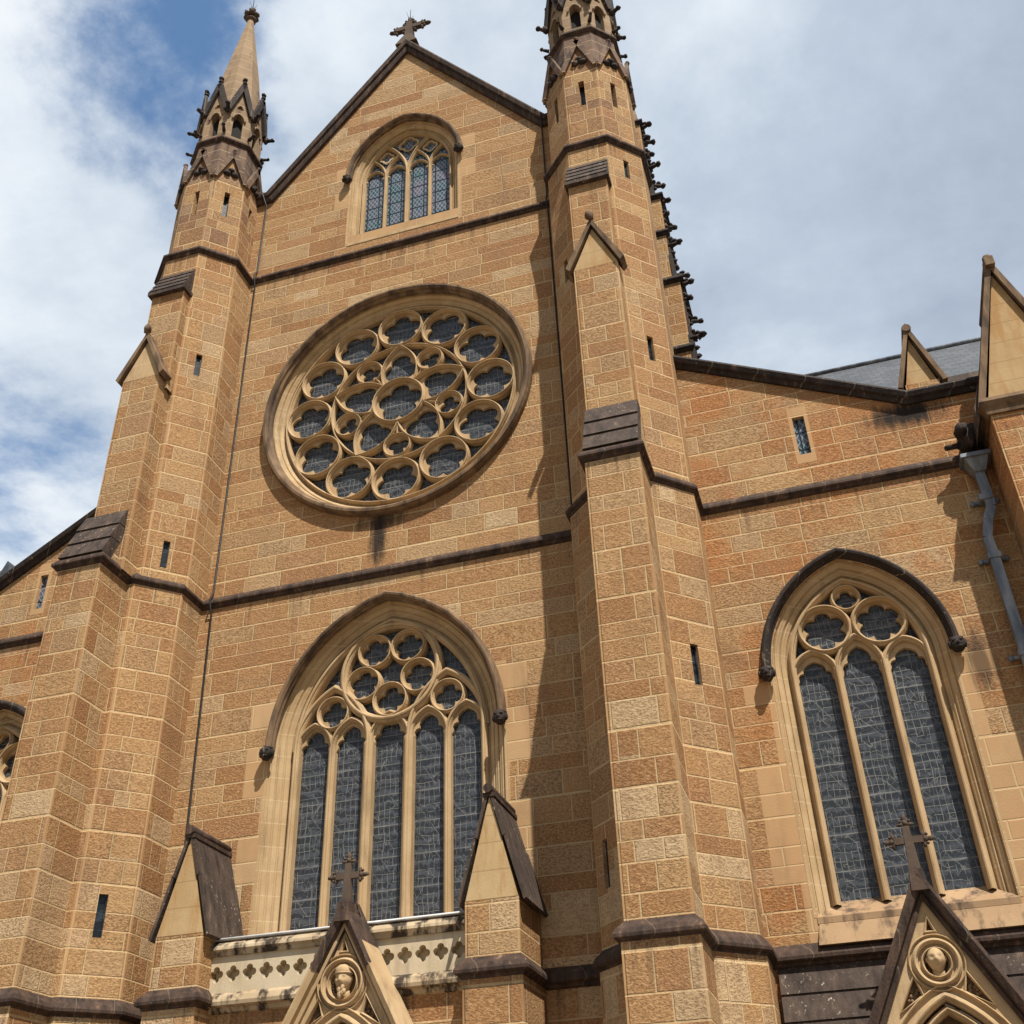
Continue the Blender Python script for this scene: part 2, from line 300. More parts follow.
# ------------------------------------------------------------------ mesh helper
class MB:
    def __init__(s): s.v = []; s.f = []; s.eb = []; s.sm = []
    def face(s, pts, eb=None, smooth=False):
        i = len(s.v); s.v += [tuple(p) for p in pts]; s.f.append(list(range(i, i+len(pts)))); s.eb.append(eb); s.sm.append(smooth)
    def grid(s, rings, closed_u=False, closed_v=False, smooth=False):      # rings: list of equal-length point lists
        i0 = len(s.v); n = len(rings[0]); R = len(rings)
        for r in rings: s.v += [tuple(p) for p in r]
        for a in range(R if closed_u else R-1):
            b = (a+1) % R
            for k in range(n if closed_v else n-1):
                l = (k+1) % n
                s.f.append([i0+a*n+k, i0+a*n+l, i0+b*n+l, i0+b*n+k]); s.eb.append('no'); s.sm.append(smooth)
    def box(s, x0, x1, y0, y1, z0, z1, eb=None):
        a = [(x0,y0,z0),(x1,y0,z0),(x1,y1,z0),(x0,y1,z0)]; b = [(x,y,z1) for x,y,z in [(p[0],p[1],0) for p in a]]
        s.face(a[::-1], 'no'); s.face(b, 'no')
        for i in range(4):
            j = (i+1) % 4; s.face([a[i], a[j], b[j], b[i]], eb)
    def hexa(s, a, b, eb='no'):                      # two quads a (bottom / start) and b (top / end)
        s.face(a[::-1], 'no'); s.face(b, 'no'); n = len(a)
        for i in range(n):
            j = (i+1) % n; s.face([a[i], a[j], b[j], b[i]], eb)
    def beam(s, p, q, w, h, up=(0,0,1)):
        p = Vector(p); q = Vector(q); d = (q-p).normalized(); sd = d.cross(Vector(up))
        sd = Vector((1,0,0)) if sd.length < 1e-4 else sd.normalized(); u = sd.cross(d)
        c = [sd*w/2*a + u*h/2*b for a, b in ((-1,-1),(1,-1),(1,1),(-1,1))]
        s.hexa([p+k for k in c], [q+k for k in c])
    def tube(s, pts, r, n=8):
        rings = []
        for i, p in enumerate(pts):
            p = Vector(p); a = Vector(pts[max(i-1,0)]); b = Vector(pts[min(i+1,len(pts)-1)]); d = (b-a).normalized()
            x = d.cross(Vector((0.3,1,0.2))).normalized(); y = d.cross(x)
            rr = r[i] if isinstance(r, (list, tuple)) else r
            rings.append([p + x*rr*cos(2*pi*k/n) + y*rr*sin(2*pi*k/n) for k in range(n)])
        s.grid(rings, False, True, True); s.face(rings[0], 'no'); s.face(rings[-1], 'no')
    def blob(s, c, r, rough=0.0, n=10, m=7):
        if isinstance(r, (int, float)): r = (r, r, r)
        rings = []
        for i in range(m+1):
            t = pi*i/m; ring = []
            for k in range(n):
                p = 2*pi*k/n; q = 1 + (random.uniform(-rough, rough) if 0 < i < m else 0)
                ring.append((c[0]+r[0]*q*sin(t)*cos(p), c[1]+r[1]*q*sin(t)*sin(p), c[2]+r[2]*q*cos(t)))
            rings.append(ring)
        s.grid(rings, False, True, True)
    def build(s, name, mat, parent=None):
        me = bpy.data.meshes.new(name); bm = bmesh.new()
        vs = [bm.verts.new(p) for p in s.v]
        uvl = bm.loops.layers.uv.new('UVMap'); edl = bm.loops.layers.uv.new('EdgeUV')
        fs = []
        for f, eb, sm in zip(s.f, s.eb, s.sm):
            if len({tuple(round(c, 6) for c in s.v[i]) for i in f}) < 3: continue
            try: bf = bm.faces.new([vs[i] for i in f])
            except ValueError: continue
            bf.smooth = sm; fs.append((bf, eb))
        bm.faces.ensure_lookup_table()
        for bf, eb in fs:
            bf.normal_update(); n = bf.normal
            if abs(n.z) > 0.97: t = Vector((1,0,0)); w = Vector((0,1,0))
            else:
                t = Vector((-n.y, n.x, 0)).normalized()
                w = Vector((0,0,1)) if abs(n.z) < 0.25 else n.cross(t).normalized()
            us = [l.vert.co.dot(t) for l in bf.loops]; lo, hi = min(us), max(us)
            off = round(atan2(n.y, n.x), 2)*3.7
            if isinstance(eb, tuple):
                tt = Vector((eb[0], eb[1], 0)); lo, hi = eb[2], eb[3]; us2 = [l.vert.co.dot(tt) for l in bf.loops]
            else: us2 = us
            for l, u, u2 in zip(bf.loops, us, us2):
                l[uvl].uv = (u+off, l.vert.co.dot(w))
                l[edl].uv = (99, 99) if eb == 'no' or abs(n.z) > 0.9 else (u2-lo, hi-u2)
        bmesh.ops.remove_doubles(bm, verts=bm.verts, dist=1e-5)
        bmesh.ops.recalc_face_normals(bm, faces=bm.faces)
        bm.to_mesh(me); bm.free()
        me.materials.append(mat)
        o = bpy.data.objects.new(name, me); COL.objects.link(o)
        if parent: o.parent = parent
        return o
def empty(name, loc, label=None, cat=None, group=None):
    o = bpy.data.objects.new(name, None); COL.objects.link(o); o.location = loc
    if label: o['label'] = label
    if cat: o['category'] = cat
    if group: o['group'] = group
    return o
def tag(o, label, cat, group=None):
    o['label'] = label; o['category'] = cat
    if group: o['group'] = group

# -------- 2-D outlines (x, z)
def circ(cx, cz, r, n=40, a0=pi/2): return [(cx+r*cos(a0-2*pi*k/n), cz+r*sin(a0-2*pi*k/n)) for k in range(n)]
def foil(cx, cz, R, n, rot=pi/2, m=14, d=None):
    d = {3: 0.50, 4: 0.53, 5: 0.58, 6: 0.64}[n] if d is None else d
    rl = 1-d; out = []
    for k in range(n*m):
        th = rot - 2*pi*k/(n*m); ph = (th-rot+pi/n) % (2*pi/n) - pi/n
        q = max(rl*rl-(d*sin(ph))**2, 0.0); r = d*cos(ph)+sqrt(q)
        out.append((cx+R*r*cos(th), cz+R*r*sin(th)))
    return out
def arch(cx, hw, c, zs, zb=None, n=14):
    R = hw+c; zt = sqrt(R*R-c*c); a1 = atan2(zt, c)       # left arc centre (cx+c) swept from pi
    L = [(cx+c-R*cos(a1*k/n), zs+R*sin(a1*k/n)) for k in range(n+1)]
    Rr = [(2*cx-x, z) for x, z in L[::-1]][1:]
    p = L+Rr
    if zb is not None: p = [(cx-hw, zb)]+p+[(cx+hw, zb)]
    return p
def cusped(cx, hw, zs, zap, zb):
    """trefoil-cusped pointed light: jambs, side lobes, pointed top lobe"""
    h = zap-zs; L = [(cx-hw, zb), (cx-hw, zs-0.06)]
    L += [(cx-hw+hw*0.10*sin(pi*k/6), zs-0.06+ (h*0.42)*k/6) for k in range(1, 4)]
    L += [(cx-hw*0.93+hw*0.0, zs+h*0.22), (cx-hw*0.82, zs+h*0.36), (cx-hw*0.60, zs+h*0.42)]
    L += [(cx-hw*0.62, zs+h*0.55), (cx-hw*0.52, zs+h*0.74), (cx-hw*0.30, zs+h*0.9), (cx, zs+h)]
    out = []
    for p in L:
        if not out or abs(p[1]-out[-1][1]) > 1e-4 or abs(p[0]-out[-1][0]) > 1e-4: out.append(p)
    return out + [(2*cx-x, z) for x, z in out[::-1]][1:]
def miter(path, closed, sgn=1):
    n = len(path); res = []
    def nrm(a, b):
        dx, dz = b[0]-a[0], b[1]-a[1]; l = sqrt(dx*dx+dz*dz) or 1e-9
        return (-dz/l*sgn, dx/l*sgn)
    for i in range(n):
        a = nrm(path[i-1], path[i]) if (closed or i > 0) else None
        b = nrm(path[i], path[(i+1) % n]) if (closed or i < n-1) else None
        if a is None: a = b
        if b is None: b = a
        d = max(1+a[0]*b[0]+a[1]*b[1], 0.35)
        res.append(((a[0]+b[0])/d, (a[1]+b[1])/d))
    return res
def sweep(mb, path, prof, closed=False, pclosed=False, smooth=False, caps=False):
    """profile points (offset, y) swept along an (x, z) path"""
    nm = miter(path, closed)
    rings = [[(p[0]+n[0]*o, y, p[1]+n[1]*o) for o, y in prof] for p, n in zip(path, nm)]
    mb.grid(rings, closed, pclosed, smooth)
    if caps and not closed: mb.face(rings[0], 'no'); mb.face(rings[-1], 'no')
def sweep_plan(mb, path, prof, z, closed=False, caps=True):
    """profile points (outward offset, dz) swept along an (x, y) path that runs left to right as seen from the front"""
    nm = miter(path, closed, -1)
    rings = [[(p[0]+n[0]*o, p[1]+n[1]*o, z+dz) for o, dz in prof] for p, n in zip(path, nm)]
    mb.grid(rings, closed, True)
    if caps and not closed: mb.face(rings[0], 'no'); mb.face(rings[-1], 'no')
JIT = [0]
def bar(mb, path, w, yf, yb, closed=False):
    JIT[0] = (JIT[0]+1) % 9; yf -= 0.0017*JIT[0]; w *= 1+0.004*JIT[0]; dp = min(0.09, (yb-yf)*0.5)
    prof = [(-w/2, yb), (-w/2, yf+dp), (-w*0.36, yf+dp*0.62), (-w*0.22, yf+dp*0.5), (-w*0.17, yf+dp*0.12), (0, yf), (w*0.17, yf+dp*0.12), (w*0.22, yf+dp*0.5), (w*0.36, yf+dp*0.62), (w/2, yf+dp), (w/2, yb)]
    sweep(mb, path, prof, closed)
def plate(mb, outer, holes, y0, y1):
    """pierced slab: front at y0, the hole edges chamfer back to y1"""
    JIT[0] = (JIT[0]+1) % 9; y0 += 0.0013*JIT[0]
    loops = [[Vector((x, z, 0)) for x, z in outer]]+[[Vector((x, z, 0)) for x, z in h] for h in holes]
    flat = [p for l in loops for p in l]
    for t in tessellate_polygon(loops): mb.face([(flat[i].x, y0, flat[i].y) for i in t], 'no')
    for h in holes:
        for i in range(len(h)):
            a, b = h[i-1], h[i]; mb.face([(a[0], y0, a[1]), (b[0], y0, b[1]), (b[0], y1, b[1]), (a[0], y1, a[1])], 'no')
def pane(mb, outline, y):
    loops = [[Vector((x, z, 0)) for x, z in outline]]
    for t in tessellate_polygon(loops): mb.face([(outline[i][0], y, outline[i][1]) for i in t], 'no')
def panel(mb, o, t, outline, holes=(), depth=0.2, eb=True):
    """vertical wall facet: origin o (x, y), unit tangent t (x, y), outline/holes in (s, z); recess depth behind holes"""
    n = (t[1], -t[0])                                    # outward
    P3 = lambda s, z, d=0.0: (o[0]+t[0]*s-n[0]*d, o[1]+t[1]*s-n[1]*d, z)
    base = o[0]*t[0]+o[1]*t[1]; ss = [p[0] for p in outline]
    e = (t[0], t[1], base+min(ss), base+max(ss)) if eb else 'no'
    loops = [[Vector((a, b, 0)) for a, b in outline]]+[[Vector((a, b, 0)) for a, b in h] for h in holes]
    flat = [p for l in loops for p in l]
    if len(loops) == 1 and len(outline) == 4: mb.face([P3(a, b) for a, b in outline], e)
    else:
        for tr in tessellate_polygon(loops): mb.face([P3(flat[i].x, flat[i].y) for i in tr], e)
    for h in holes:
        for i in range(len(h)):
            a, b = h[i-1], h[i]; mb.face([P3(*a), P3(*b), P3(b[0], b[1], depth), P3(a[0], a[1], depth)], 'no')
    return P3
def rect(a, b, c, d): return [(a, c), (b, c), (b, d), (a, d)]

STRING = [(-0.04, 0.15), (0.0, 0.15), (0.06, 0.085), (0.105, 0.02), (0.11, -0.035), (0.095, -0.065), (0.06, -0.075), (0.05, -0.115), (0.0, -0.145), (-0.04, -0.145)]
STRING_BIG = [(-0.04, 0.20), (0.0, 0.20), (0.04, 0.15), (0.12, 0.08), (0.16, 0.0), (0.155, -0.05), (0.12, -0.075), (0.08, -0.085), (0.06, -0.13), (0.0, -0.155), (-0.04, -0.155)]
ZS1, ZS2, ZS3 = 24.58, 14.23, 5.48

# ------------------------------------------------------------------ ground
mb = MB(); mb.face([(-400,-400,0),(400,-400,0),(400,400,0),(-400,400,0)], 'no')
o = mb.build('ground', M['paving']); o['kind'] = 'structure'

# ------------------------------------------------------------------ the cathedral
CH = empty('cathedral', (0, 0, 0), 'golden sandstone Gothic cathedral front with rose window, octagonal stair turrets and dark string courses', 'cathedral')

# window shapes: (cx, hw, c, spring, sill)
WM = (0.0, 2.07, 0.76, 10.40, 6.80)
WA = (9.31, 1.24, 0.64, 10.44, 6.44)
WL = (-9.5, 1.23, 0.63, 10.38, 6.40)
WG = (0.03, 1.36, 0.45, 27.75, 25.50)
ROSE = (0.0, 19.22)
def hole(w, o, bottom=0.12): return arch(w[0], w[1]+o, w[2], w[3], w[4]-bottom, 20)
mb = MB()
outer = [(-5.3, 0), (5.2, 0), (5.2, 27.85), (4.22, 27.85), (0.03, 33.35), (-4.2, 27.85), (-5.3, 27.85)]
panel(mb, (0, 0), (1, 0), outer, [hole(WM, .45), hole(WG, .26), circ(*ROSE, 3.34, 64)], 0.5, eb=False)
mb.face([(-5.3,0.9,0),(5.2,0.9,0),(5.2,0.9,27.85),(0.03,0.9,33.3),(-5.3,0.9,27.85)], 'no')
mb.build('facade_wall', M['wall'], CH)
slits = []
def slit_pane(P3, s0, s1, z0, z1, d, parent):
    m_ = MB(); m_.face([P3(s0, z0, d), P3(s1, z0, d), P3(s1, z1, d), P3(s0, z1, d)], 'no')
    fr = 0.03
    for a, b, c, e in ((s0, s0+fr, z0, z1), (s1-fr, s1, z0, z1), (s0+fr, s1-fr, z0, z0+fr), (s0+fr, s1-fr, z1-fr, z1)):
        m_.hexa([P3(a, c, d), P3(b, c, d), P3(b, e, d), P3(a, e, d)], [P3(a, c, d-.03), P3(b, c, d-.03), P3(b, e, d-.03), P3(a, e, d-.03)])
    return m_.build('slit_window', M['glass_gable' if s1-s0 > .2 else 'slit'], parent)

# right aisle wall
mb = MB()
h1 = rect(9.05, 9.29, 15.12, 16.08)
P3 = panel(mb, (0, 0.0), (1, 0), [(6.0, 0), (24.0, 0), (24.0, 15.95), (11.45, 15.95), (6.0, 18.7)], [hole(WA, .30, .5), h1], 0.5, eb=False)
aw = mb.build('aisle_wall', M['aisle'], CH); slit_pane(P3, 9.05, 9.29, 15.12, 16.08, 0.12, aw)
mb = MB(); h1 = rect(-9.32, -9.10, 15.05, 16.0)
P3 = panel(mb, (0, 0.0), (1, 0), [(-24, 0), (-6.0, 0), (-6.0, 18.75), (-14.5, 13.4), (-24, 13.4)], [hole(WL, .30, .5), h1], 0.5, eb=False)
aw = mb.build('aisle_wall', M['aisle'], CH); slit_pane(P3, -9.32, -9.10, 15.05, 16.0, 0.12, aw)

# string courses of the flat walls
def wall_string(pts, z, prof=STRING, mat='band'):
    mb = MB(); sweep_plan(mb, pts, prof, z); return mb.build('string_course', M[mat], CH)
wall_string([(-4.5, 0), (4.4, 0)], ZS1); wall_string([(-4.6, 0), (4.3, 0)], ZS2)
wall_string([(6.8, 0), (24, 0)], ZS2); wall_string([(-24, 0), (-7.0, 0)], ZS2)
wall_string([(2.95, 0), (4.3, 0)], ZS3, STRING_BIG); wall_string([(6.8, 0), (12.6, 0)], ZS3-0.02, STRING_BIG)
wall_string([(-4.6, 0), (-3.8, 0)], ZS3, STRING_BIG)

# gable coping and parapets
COPE = [(-0.16, -0.02), (-0.16, -0.10), (-0.08, -0.15), (-0.02, -0.13), (0.0, -0.20), (0.10, -0.23), (0.14, -0.21), (0.22, -0.10), (0.30, 0.25), (0.30, 0.55), (-0.16, 0.55)]
mb = MB(); sweep(mb, [(-5.1, 27.9), (-4.2, 27.9), (0.03, 33.42), (4.22, 27.9), (5.0, 27.9)], COPE, caps=True, pclosed=True)
mb.build('gable_coping', M['band'], CH)
PAR = [(-0.10, -0.01), (-0.10, -0.06), (-0.03, -0.10), (0.0, -0.17), (0.09, -0.21), (0.13, -0.19), (0.15, -0.10), (0.24, -0.06), (0.27, 0.20), (0.27, 0.5), (-0.1, 0.5)]
mb = MB(); sweep(mb, [(6.3, 18.45), (11.35, 15.9), (24.0, 15.9)], PAR, caps=True, pclosed=True); mb.build('parapet_coping', M['dark'], CH)
mb = MB(); sweep(mb, [(-24, 13.35), (-14.5, 13.35), (-6.4, 18.45)], PAR, caps=True, pclosed=True); mb.build('parapet_coping', M['dark'], CH)

def stone_cross(mb, cx, y, z0, h, w, t):
    """foliated stone cross: tapered shaft, arms with three-lobed ends"""
    zc = z0+h*0.66
    mb.hexa([(cx-t*.75,y-t*.6,z0),(cx+t*.75,y-t*.6,z0),(cx+t*.75,y+t*.6,z0),(cx-t*.75,y+t*.6,z0)], [(cx-t*.45,y-t*.4,z0+h*.93),(cx+t*.45,y-t*.4,z0+h*.93),(cx+t*.45,y+t*.4,z0+h*.93),(cx-t*.45,y+t*.4,z0+h*.93)])
    mb.box(cx-w/2*.86, cx+w/2*.86, y-t*.37, y+t*.37, zc-t*.45, zc+t*.45)
    for (ex, ez, dx, dz) in ((cx-w/2, zc, -1, 0), (cx+w/2, zc, 1, 0), (cx, z0+h, 0, 1)):
        r = t*.60; px, pz = abs(dz), abs(dx)                   # perpendicular to the arm
        mb.blob((ex, y, ez), (r*.75, r*.7, r*.75), .1)
        mb.blob((ex+dx*r*1.0, y, ez+dz*r*1.0), (r*(.55+.45*abs(dx)), r*.55, r*(.55+.45*abs(dz))), .2)
        for s in (-1, 1):
            bx, bz = ex-dx*r*.35+px*s*r*1.0, ez-dz*r*.35+pz*s*r*1.0
            mb.blob((bx, y, bz), (r*(.45+.45*px), r*.5, r*(.45+.45*pz)), .2)
            mb.blob((bx+dx*r*.7, y-r*.2, bz+dz*r*.7), (r*.35, r*.4, r*.35), .2)
mb = MB(); mb.hexa([(-.33,-.2,33.5),(.39,-.2,33.5),(.39,.4,33.5),(-.33,.4,33.5)], [(-.12,-.1,34.0),(.18,-.1,34.0),(.18,.25,34.0),(-.12,.25,34.0)])
stone_cross(mb, .05, .05, 33.95, 0.95, 0.95, 0.2)
for a in range(8): mb.blob((.05+.27*cos(a*pi/4), .05, 34.58+.27*sin(a*pi/4)), (.06,.08,.06), .1, 8, 5)
mb.build('gable_cross', M['crosss'], CH)

# ------------------------------------------------------------------ windows
def moulds(n, O, Y, yend=0.0):
    """stepped, rolled reveal running from the glass (0, Y) out to the wall face (O, yend)"""
    p = [(0, Y), (0, Y-.05)]
    for i in range(n):
        o0, o1 = O*i/n, O*(i+1)/n; ya, yb = (Y-.06)*(1-i/n), (Y-.06)*(1-(i+1)/n)
        p += [(o0+(o1-o0)*.12, ya-.004), (o0+(o1-o0)*.25, ya-(ya-yb)*.22), (o0+(o1-o0)*.38, ya-(ya-yb)*.36), (o0+(o1-o0)*.55, ya-(ya-yb)*.38), (o0+(o1-o0)*.62, ya-(ya-yb)*.20), (o0+(o1-o0)*.76, ya-(ya-yb)*.42), (o0+(o1-o0)*.84, ya-(ya-yb)*.80), (o0+(o1-o0)*.97, yb+.008)]
    p += [(O, yend-.005), (O+.05, yend-.005)]
    return p
HOODP = [(0, .01), (0, -.05), (.03, -.09), (.03, -.13), (.07, -.19), (.11, -.20), (.15, -.17), (.18, -.08), (.19, .01)]
def head_stop(c, r, mat, parent):
    mb = MB(); x, y, z = c
    mb.blob((x, y, z), (r, r*1.05, r*1.15), .05, 14, 10)
    mb.blob((x, y-r*.95, z-r*.1), (r*.22, r*.35, r*.35)); mb.blob((x, y-r*.7, z-r*.62), (r*.55, r*.4, r*.25))
    for s in (-1, 1): mb.blob((x+s*r*.4, y-r*.82, z+r*.35), (r*.34, r*.22, r*.16)); mb.blob((x+s*r*.98, y+.01, z+r*.05), (r*.25, r*.5, r*.6), .15)
    mb.blob((x, y+r*.2, z+r*.75), (r*1.05, r*.9, r*.5), .1)
    return mb.build('label_stop', M[mat], parent)
def window(name, w, n, O, Y, glassmat, hoodmat, stops, hood_o, trac_fn, nofs=22, sillmat='pale'):
    cx, hw, c, zs, zb = w
    mb = MB(); sweep(mb, arch(cx, hw, c, zs, zb-.40, nofs), moulds(n, O, Y)); root = mb.build(name, M['pale'], CH)
    mb = MB()
    mb.hexa([(cx-hw-O,-.015,zb-.50),(cx+hw+O,-.015,zb-.50),(cx+hw+O,.6,zb-.50),(cx-hw-O,.6,zb-.50)], [(cx-hw-O,-.015,zb-.40),(cx+hw+O,-.015,zb-.40),(cx+hw+O,.6,zb+.06),(cx-hw-O,.6,zb+.06)])
    mb.build('sill', M[sillmat], root)
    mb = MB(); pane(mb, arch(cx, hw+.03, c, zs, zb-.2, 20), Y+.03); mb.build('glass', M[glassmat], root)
    mb = MB(); trac_fn(mb, w[:4]+(zb-.2,), Y); mb.build('tracery', M['trac'], root)
    mb = MB(); hp = arch(cx, hw+hood_o, c, zs, None, nofs); sweep(mb, hp, HOODP, caps=True)
    mb.build('hood_mould', M[hoodmat], root)
    for s in (-1, 1):
        head_stop((cx+s*(hw+hood_o+.1), -.17, zs-.1), stops, 'dark', root)
    return root

def light_head(mb, cx, hw, zs, zap, zb, Y):
    """one light: cusped inner plate within its own pointed bar"""
    c = ((zap-zs)**2-hw*hw)/(2*hw) if zap-zs > hw else 0.02
    o = arch(cx, hw, max(c, .02), zs, zb, 10)
    inn = cusped(cx, hw-.075, zs-.02, zap-.17, zb+.001)
    plate(mb, o, [inn], Y-.07, Y+.02)
def t_main(mb, w, Y):
    cx, hw, c, zs, zb = w
    yf = Y-.20
    xs = [-2.07, -1.255, -.435, .435, 1.255, 2.07]
    for x in xs[1:-1]:
        bar(mb, [(cx+x, zb), (cx+x, zs)], .20 if abs(x) < 1 else .15, yf-(.04 if abs(x) < 1 else 0), Y+.02)
    for i in range(5):
        a, b = xs[i], xs[i+1]; m_ = (a+b)/2; h = (b-a)/2
        light_head(mb, cx+m_, h, zs, zs+.62, zb, Y)
        bar(mb, arch(cx+m_, h, .2, zs, None, 10), .12, yf+.03, Y+.02)
    # sub-arches over the pairs, tracery circle with five cinquefoils
    for s in (-1, 1):
        bar(mb, arch(cx+s*1.255, .82, .66, zs, None, 14), .15, yf-.01, Y+.02)
        bar(mb, circ(cx+s*1.265, zs+.76, .345, 32), .09, yf+.02, Y+.02, True)
        plate(mb, circ(cx+s*1.265, zs+.76, .34, 32), [foil(cx+s*1.265, zs+.76, .31, 4, pi/2)], Y-.08, Y+.02)
    C = (cx, zs+1.52); R = 1.07
    bar(mb, circ(C[0], C[1], R, 56), .17, yf-.02, Y+.02, True)
    for k in range(5):
        a = -pi/2+2*pi*k/5; p = (C[0]+.645*cos(a), C[1]+.645*sin(a))
        bar(mb, circ(p[0], p[1], .365, 32), .085, yf+.02, Y+.02, True)
        plate(mb, circ(p[0], p[1], .36, 32), [foil(p[0], p[1], .325, 5 if k != 0 else 4, pi/2+(.3 if k % 2 else 0))], Y-.08, Y+.02)
    bar(mb, arch(cx, hw-.03, c, zs, zb, 20), .14, yf-.03, Y+.02)
def t_aisle(mb, w, Y):
    cx, hw, c, zs, zb = w; yf = Y-.22
    for x in (-.42, .42): bar(mb, [(cx+x, zb), (cx+x, zs)], .15, yf, Y+.02)
    for a, b, ap in ((-1.23, -.42, .38), (-.42, .42, .56), (.42, 1.23, .38)):
        light_head(mb, cx+(a+b)/2, (b-a)/2, zs-.12, zs+ap, zb, Y)
        bar(mb, arch(cx+(a+b)/2, (b-a)/2, max(.02, ((ap+.12)**2-.16)/.82), zs-.12, None, 10), .12, yf+.02, Y+.02)
    for s in (-1, 1):
        p = (cx+s*.50, zs+.79)
        bar(mb, circ(p[0], p[1], .465, 40), .10, yf, Y+.02, True)
        plate(mb, circ(p[0], p[1], .455, 40), [foil(p[0], p[1], .41, 6, pi/2)], Y-.08, Y+.02)
    p = (cx, zs+1.36); bar(mb, circ(p[0], p[1], .25, 32), .08, yf+.01, Y+.02, True)
    plate(mb, circ(p[0], p[1], .245, 32), [foil(p[0], p[1], .205, 4, pi/2)], Y-.08, Y+.02)
    bar(mb, arch(cx, hw-.03, c, zs, zb, 18), .13, yf-.02, Y+.02)
def clipped(path, w, marg=0.0):
    cx, hw, c, zs, zb = w; out = []
    for x, z in path:
        if z > zs:
            R = hw+c-marg; xc = cx+c if x < cx else cx-c
            if (x-xc)**2+(z-zs)**2 > R*R: break
        out.append((x, z))
    return out
def t_gable(mb, w, Y):
    cx, hw, c, zs, zb = w; yf = Y-.13; R = hw+c
    bar(mb, [(cx, zb), (cx, zs)], .13, yf-.03, Y+.02)
    for s in (-1, 1):
        arc = [(cx+s*(-R+R*cos(a)), zs+R*sin(a)) for a in [1.2*k/18 for k in range(19)]]   # branching from the middle mullion
        bar(mb, clipped(arc, w, .02), .10, yf-.01, Y+.02)
        mx_ = cx+s*hw/2
        bar(mb, [(mx_, zb), (mx_, zs+.1)], .10, yf+.02, Y+.02)
        for q in (-1, 1):
            xm = mx_+q*hw/4; h = hw/4
            bar(mb, arch(xm, h-.01, .16, zs+.02, None, 8), .055, Y-.07, Y+.02)
            for e in (-1, 1): mb.blob((xm+e*(h-.08), Y-.03, zs+.10), (.045, .03, .04))
            ra = hw/2+.35
            arc = [(mx_+q*(ra-ra*cos(a)), zs+.1+ra*sin(a)) for a in [0.95*k/12 for k in range(13)]]
            bar(mb, clipped(arc, w, .06), .07, yf+.03, Y+.02)
        plate(mb, foil(mx_, zs+.98, .24, 4, d=.42), [foil(mx_, zs+.98, .18, 4)], Y-.05, Y+.02)
    plate(mb, foil(cx, zs+1.34, .33, 4, d=.42), [foil(cx, zs+1.34, .26, 4)], Y-.05, Y+.02)
    bar(mb, arch(cx, hw-.02, c, zs, zb, 18), .09, yf-.03, Y+.02)

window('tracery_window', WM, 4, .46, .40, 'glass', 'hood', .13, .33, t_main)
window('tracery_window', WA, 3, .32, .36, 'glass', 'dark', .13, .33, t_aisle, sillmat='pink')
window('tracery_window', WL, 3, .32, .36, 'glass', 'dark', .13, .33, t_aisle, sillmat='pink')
window('tracery_window', WG, 2, .28, .34, 'glass_gable', 'hood', .12, .25, t_gable)

# aisle sill apron
for w in (WA, WL):
    mb = MB(); cx = w[0]
    mb.hexa([(cx-1.60,-.19,5.58),(cx+2.9,-.19,5.58),(cx+2.9,.0,5.58),(cx-1.60,.0,5.58)], [(cx-1.54,-.03,5.93),(cx+2.9,-.03,5.93),(cx+2.9,.0,5.93),(cx-1.54,.0,5.93)])
    mb.build('sill_apron', M['pink'], CH)

# rose window
RX, RZ = ROSE
mb = MB(); sweep(mb, circ(RX, RZ, 3.0, 96), moulds(3, .34, .34), closed=True); rose = mb.build('rose_window', M['pale'], CH)
mb = MB(); sweep(mb, circ(RX, RZ, 3.28, 96), [(0, .01), (0, -.06), (.05, -.10), (.06, -.16), (.12, -.21), (.18, -.20), (.22, -.12), (.23, .01)], closed=True); mb.build('hood_mould', M['hood'], rose)
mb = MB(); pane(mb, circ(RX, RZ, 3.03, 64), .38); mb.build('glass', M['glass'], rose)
mb = MB(); Yg = .34; yf = .17
def rp(r, a): return (RX+r*cos(a), RZ+r*sin(a))
for k in range(12):
    a = pi/2+k*pi/6; p = rp(2.39, a)
    bar(mb, circ(p[0], p[1], .585, 40), .088, yf-.02, Yg+.02, True)
    plate(mb, circ(p[0], p[1], .565, 40), [foil(p[0], p[1], .52, 5, a)], Yg-.06, Yg+.02)
bar(mb, circ(RX, RZ, 1.775, 80), .085, yf, Yg+.02, True)
bar(mb, circ(RX, RZ, .66, 48), .09, yf-.03, Yg+.02, True)
plate(mb, circ(RX, RZ, .65, 48), [foil(RX, RZ, .59, 5, pi/2)], Yg-.06, Yg+.02)
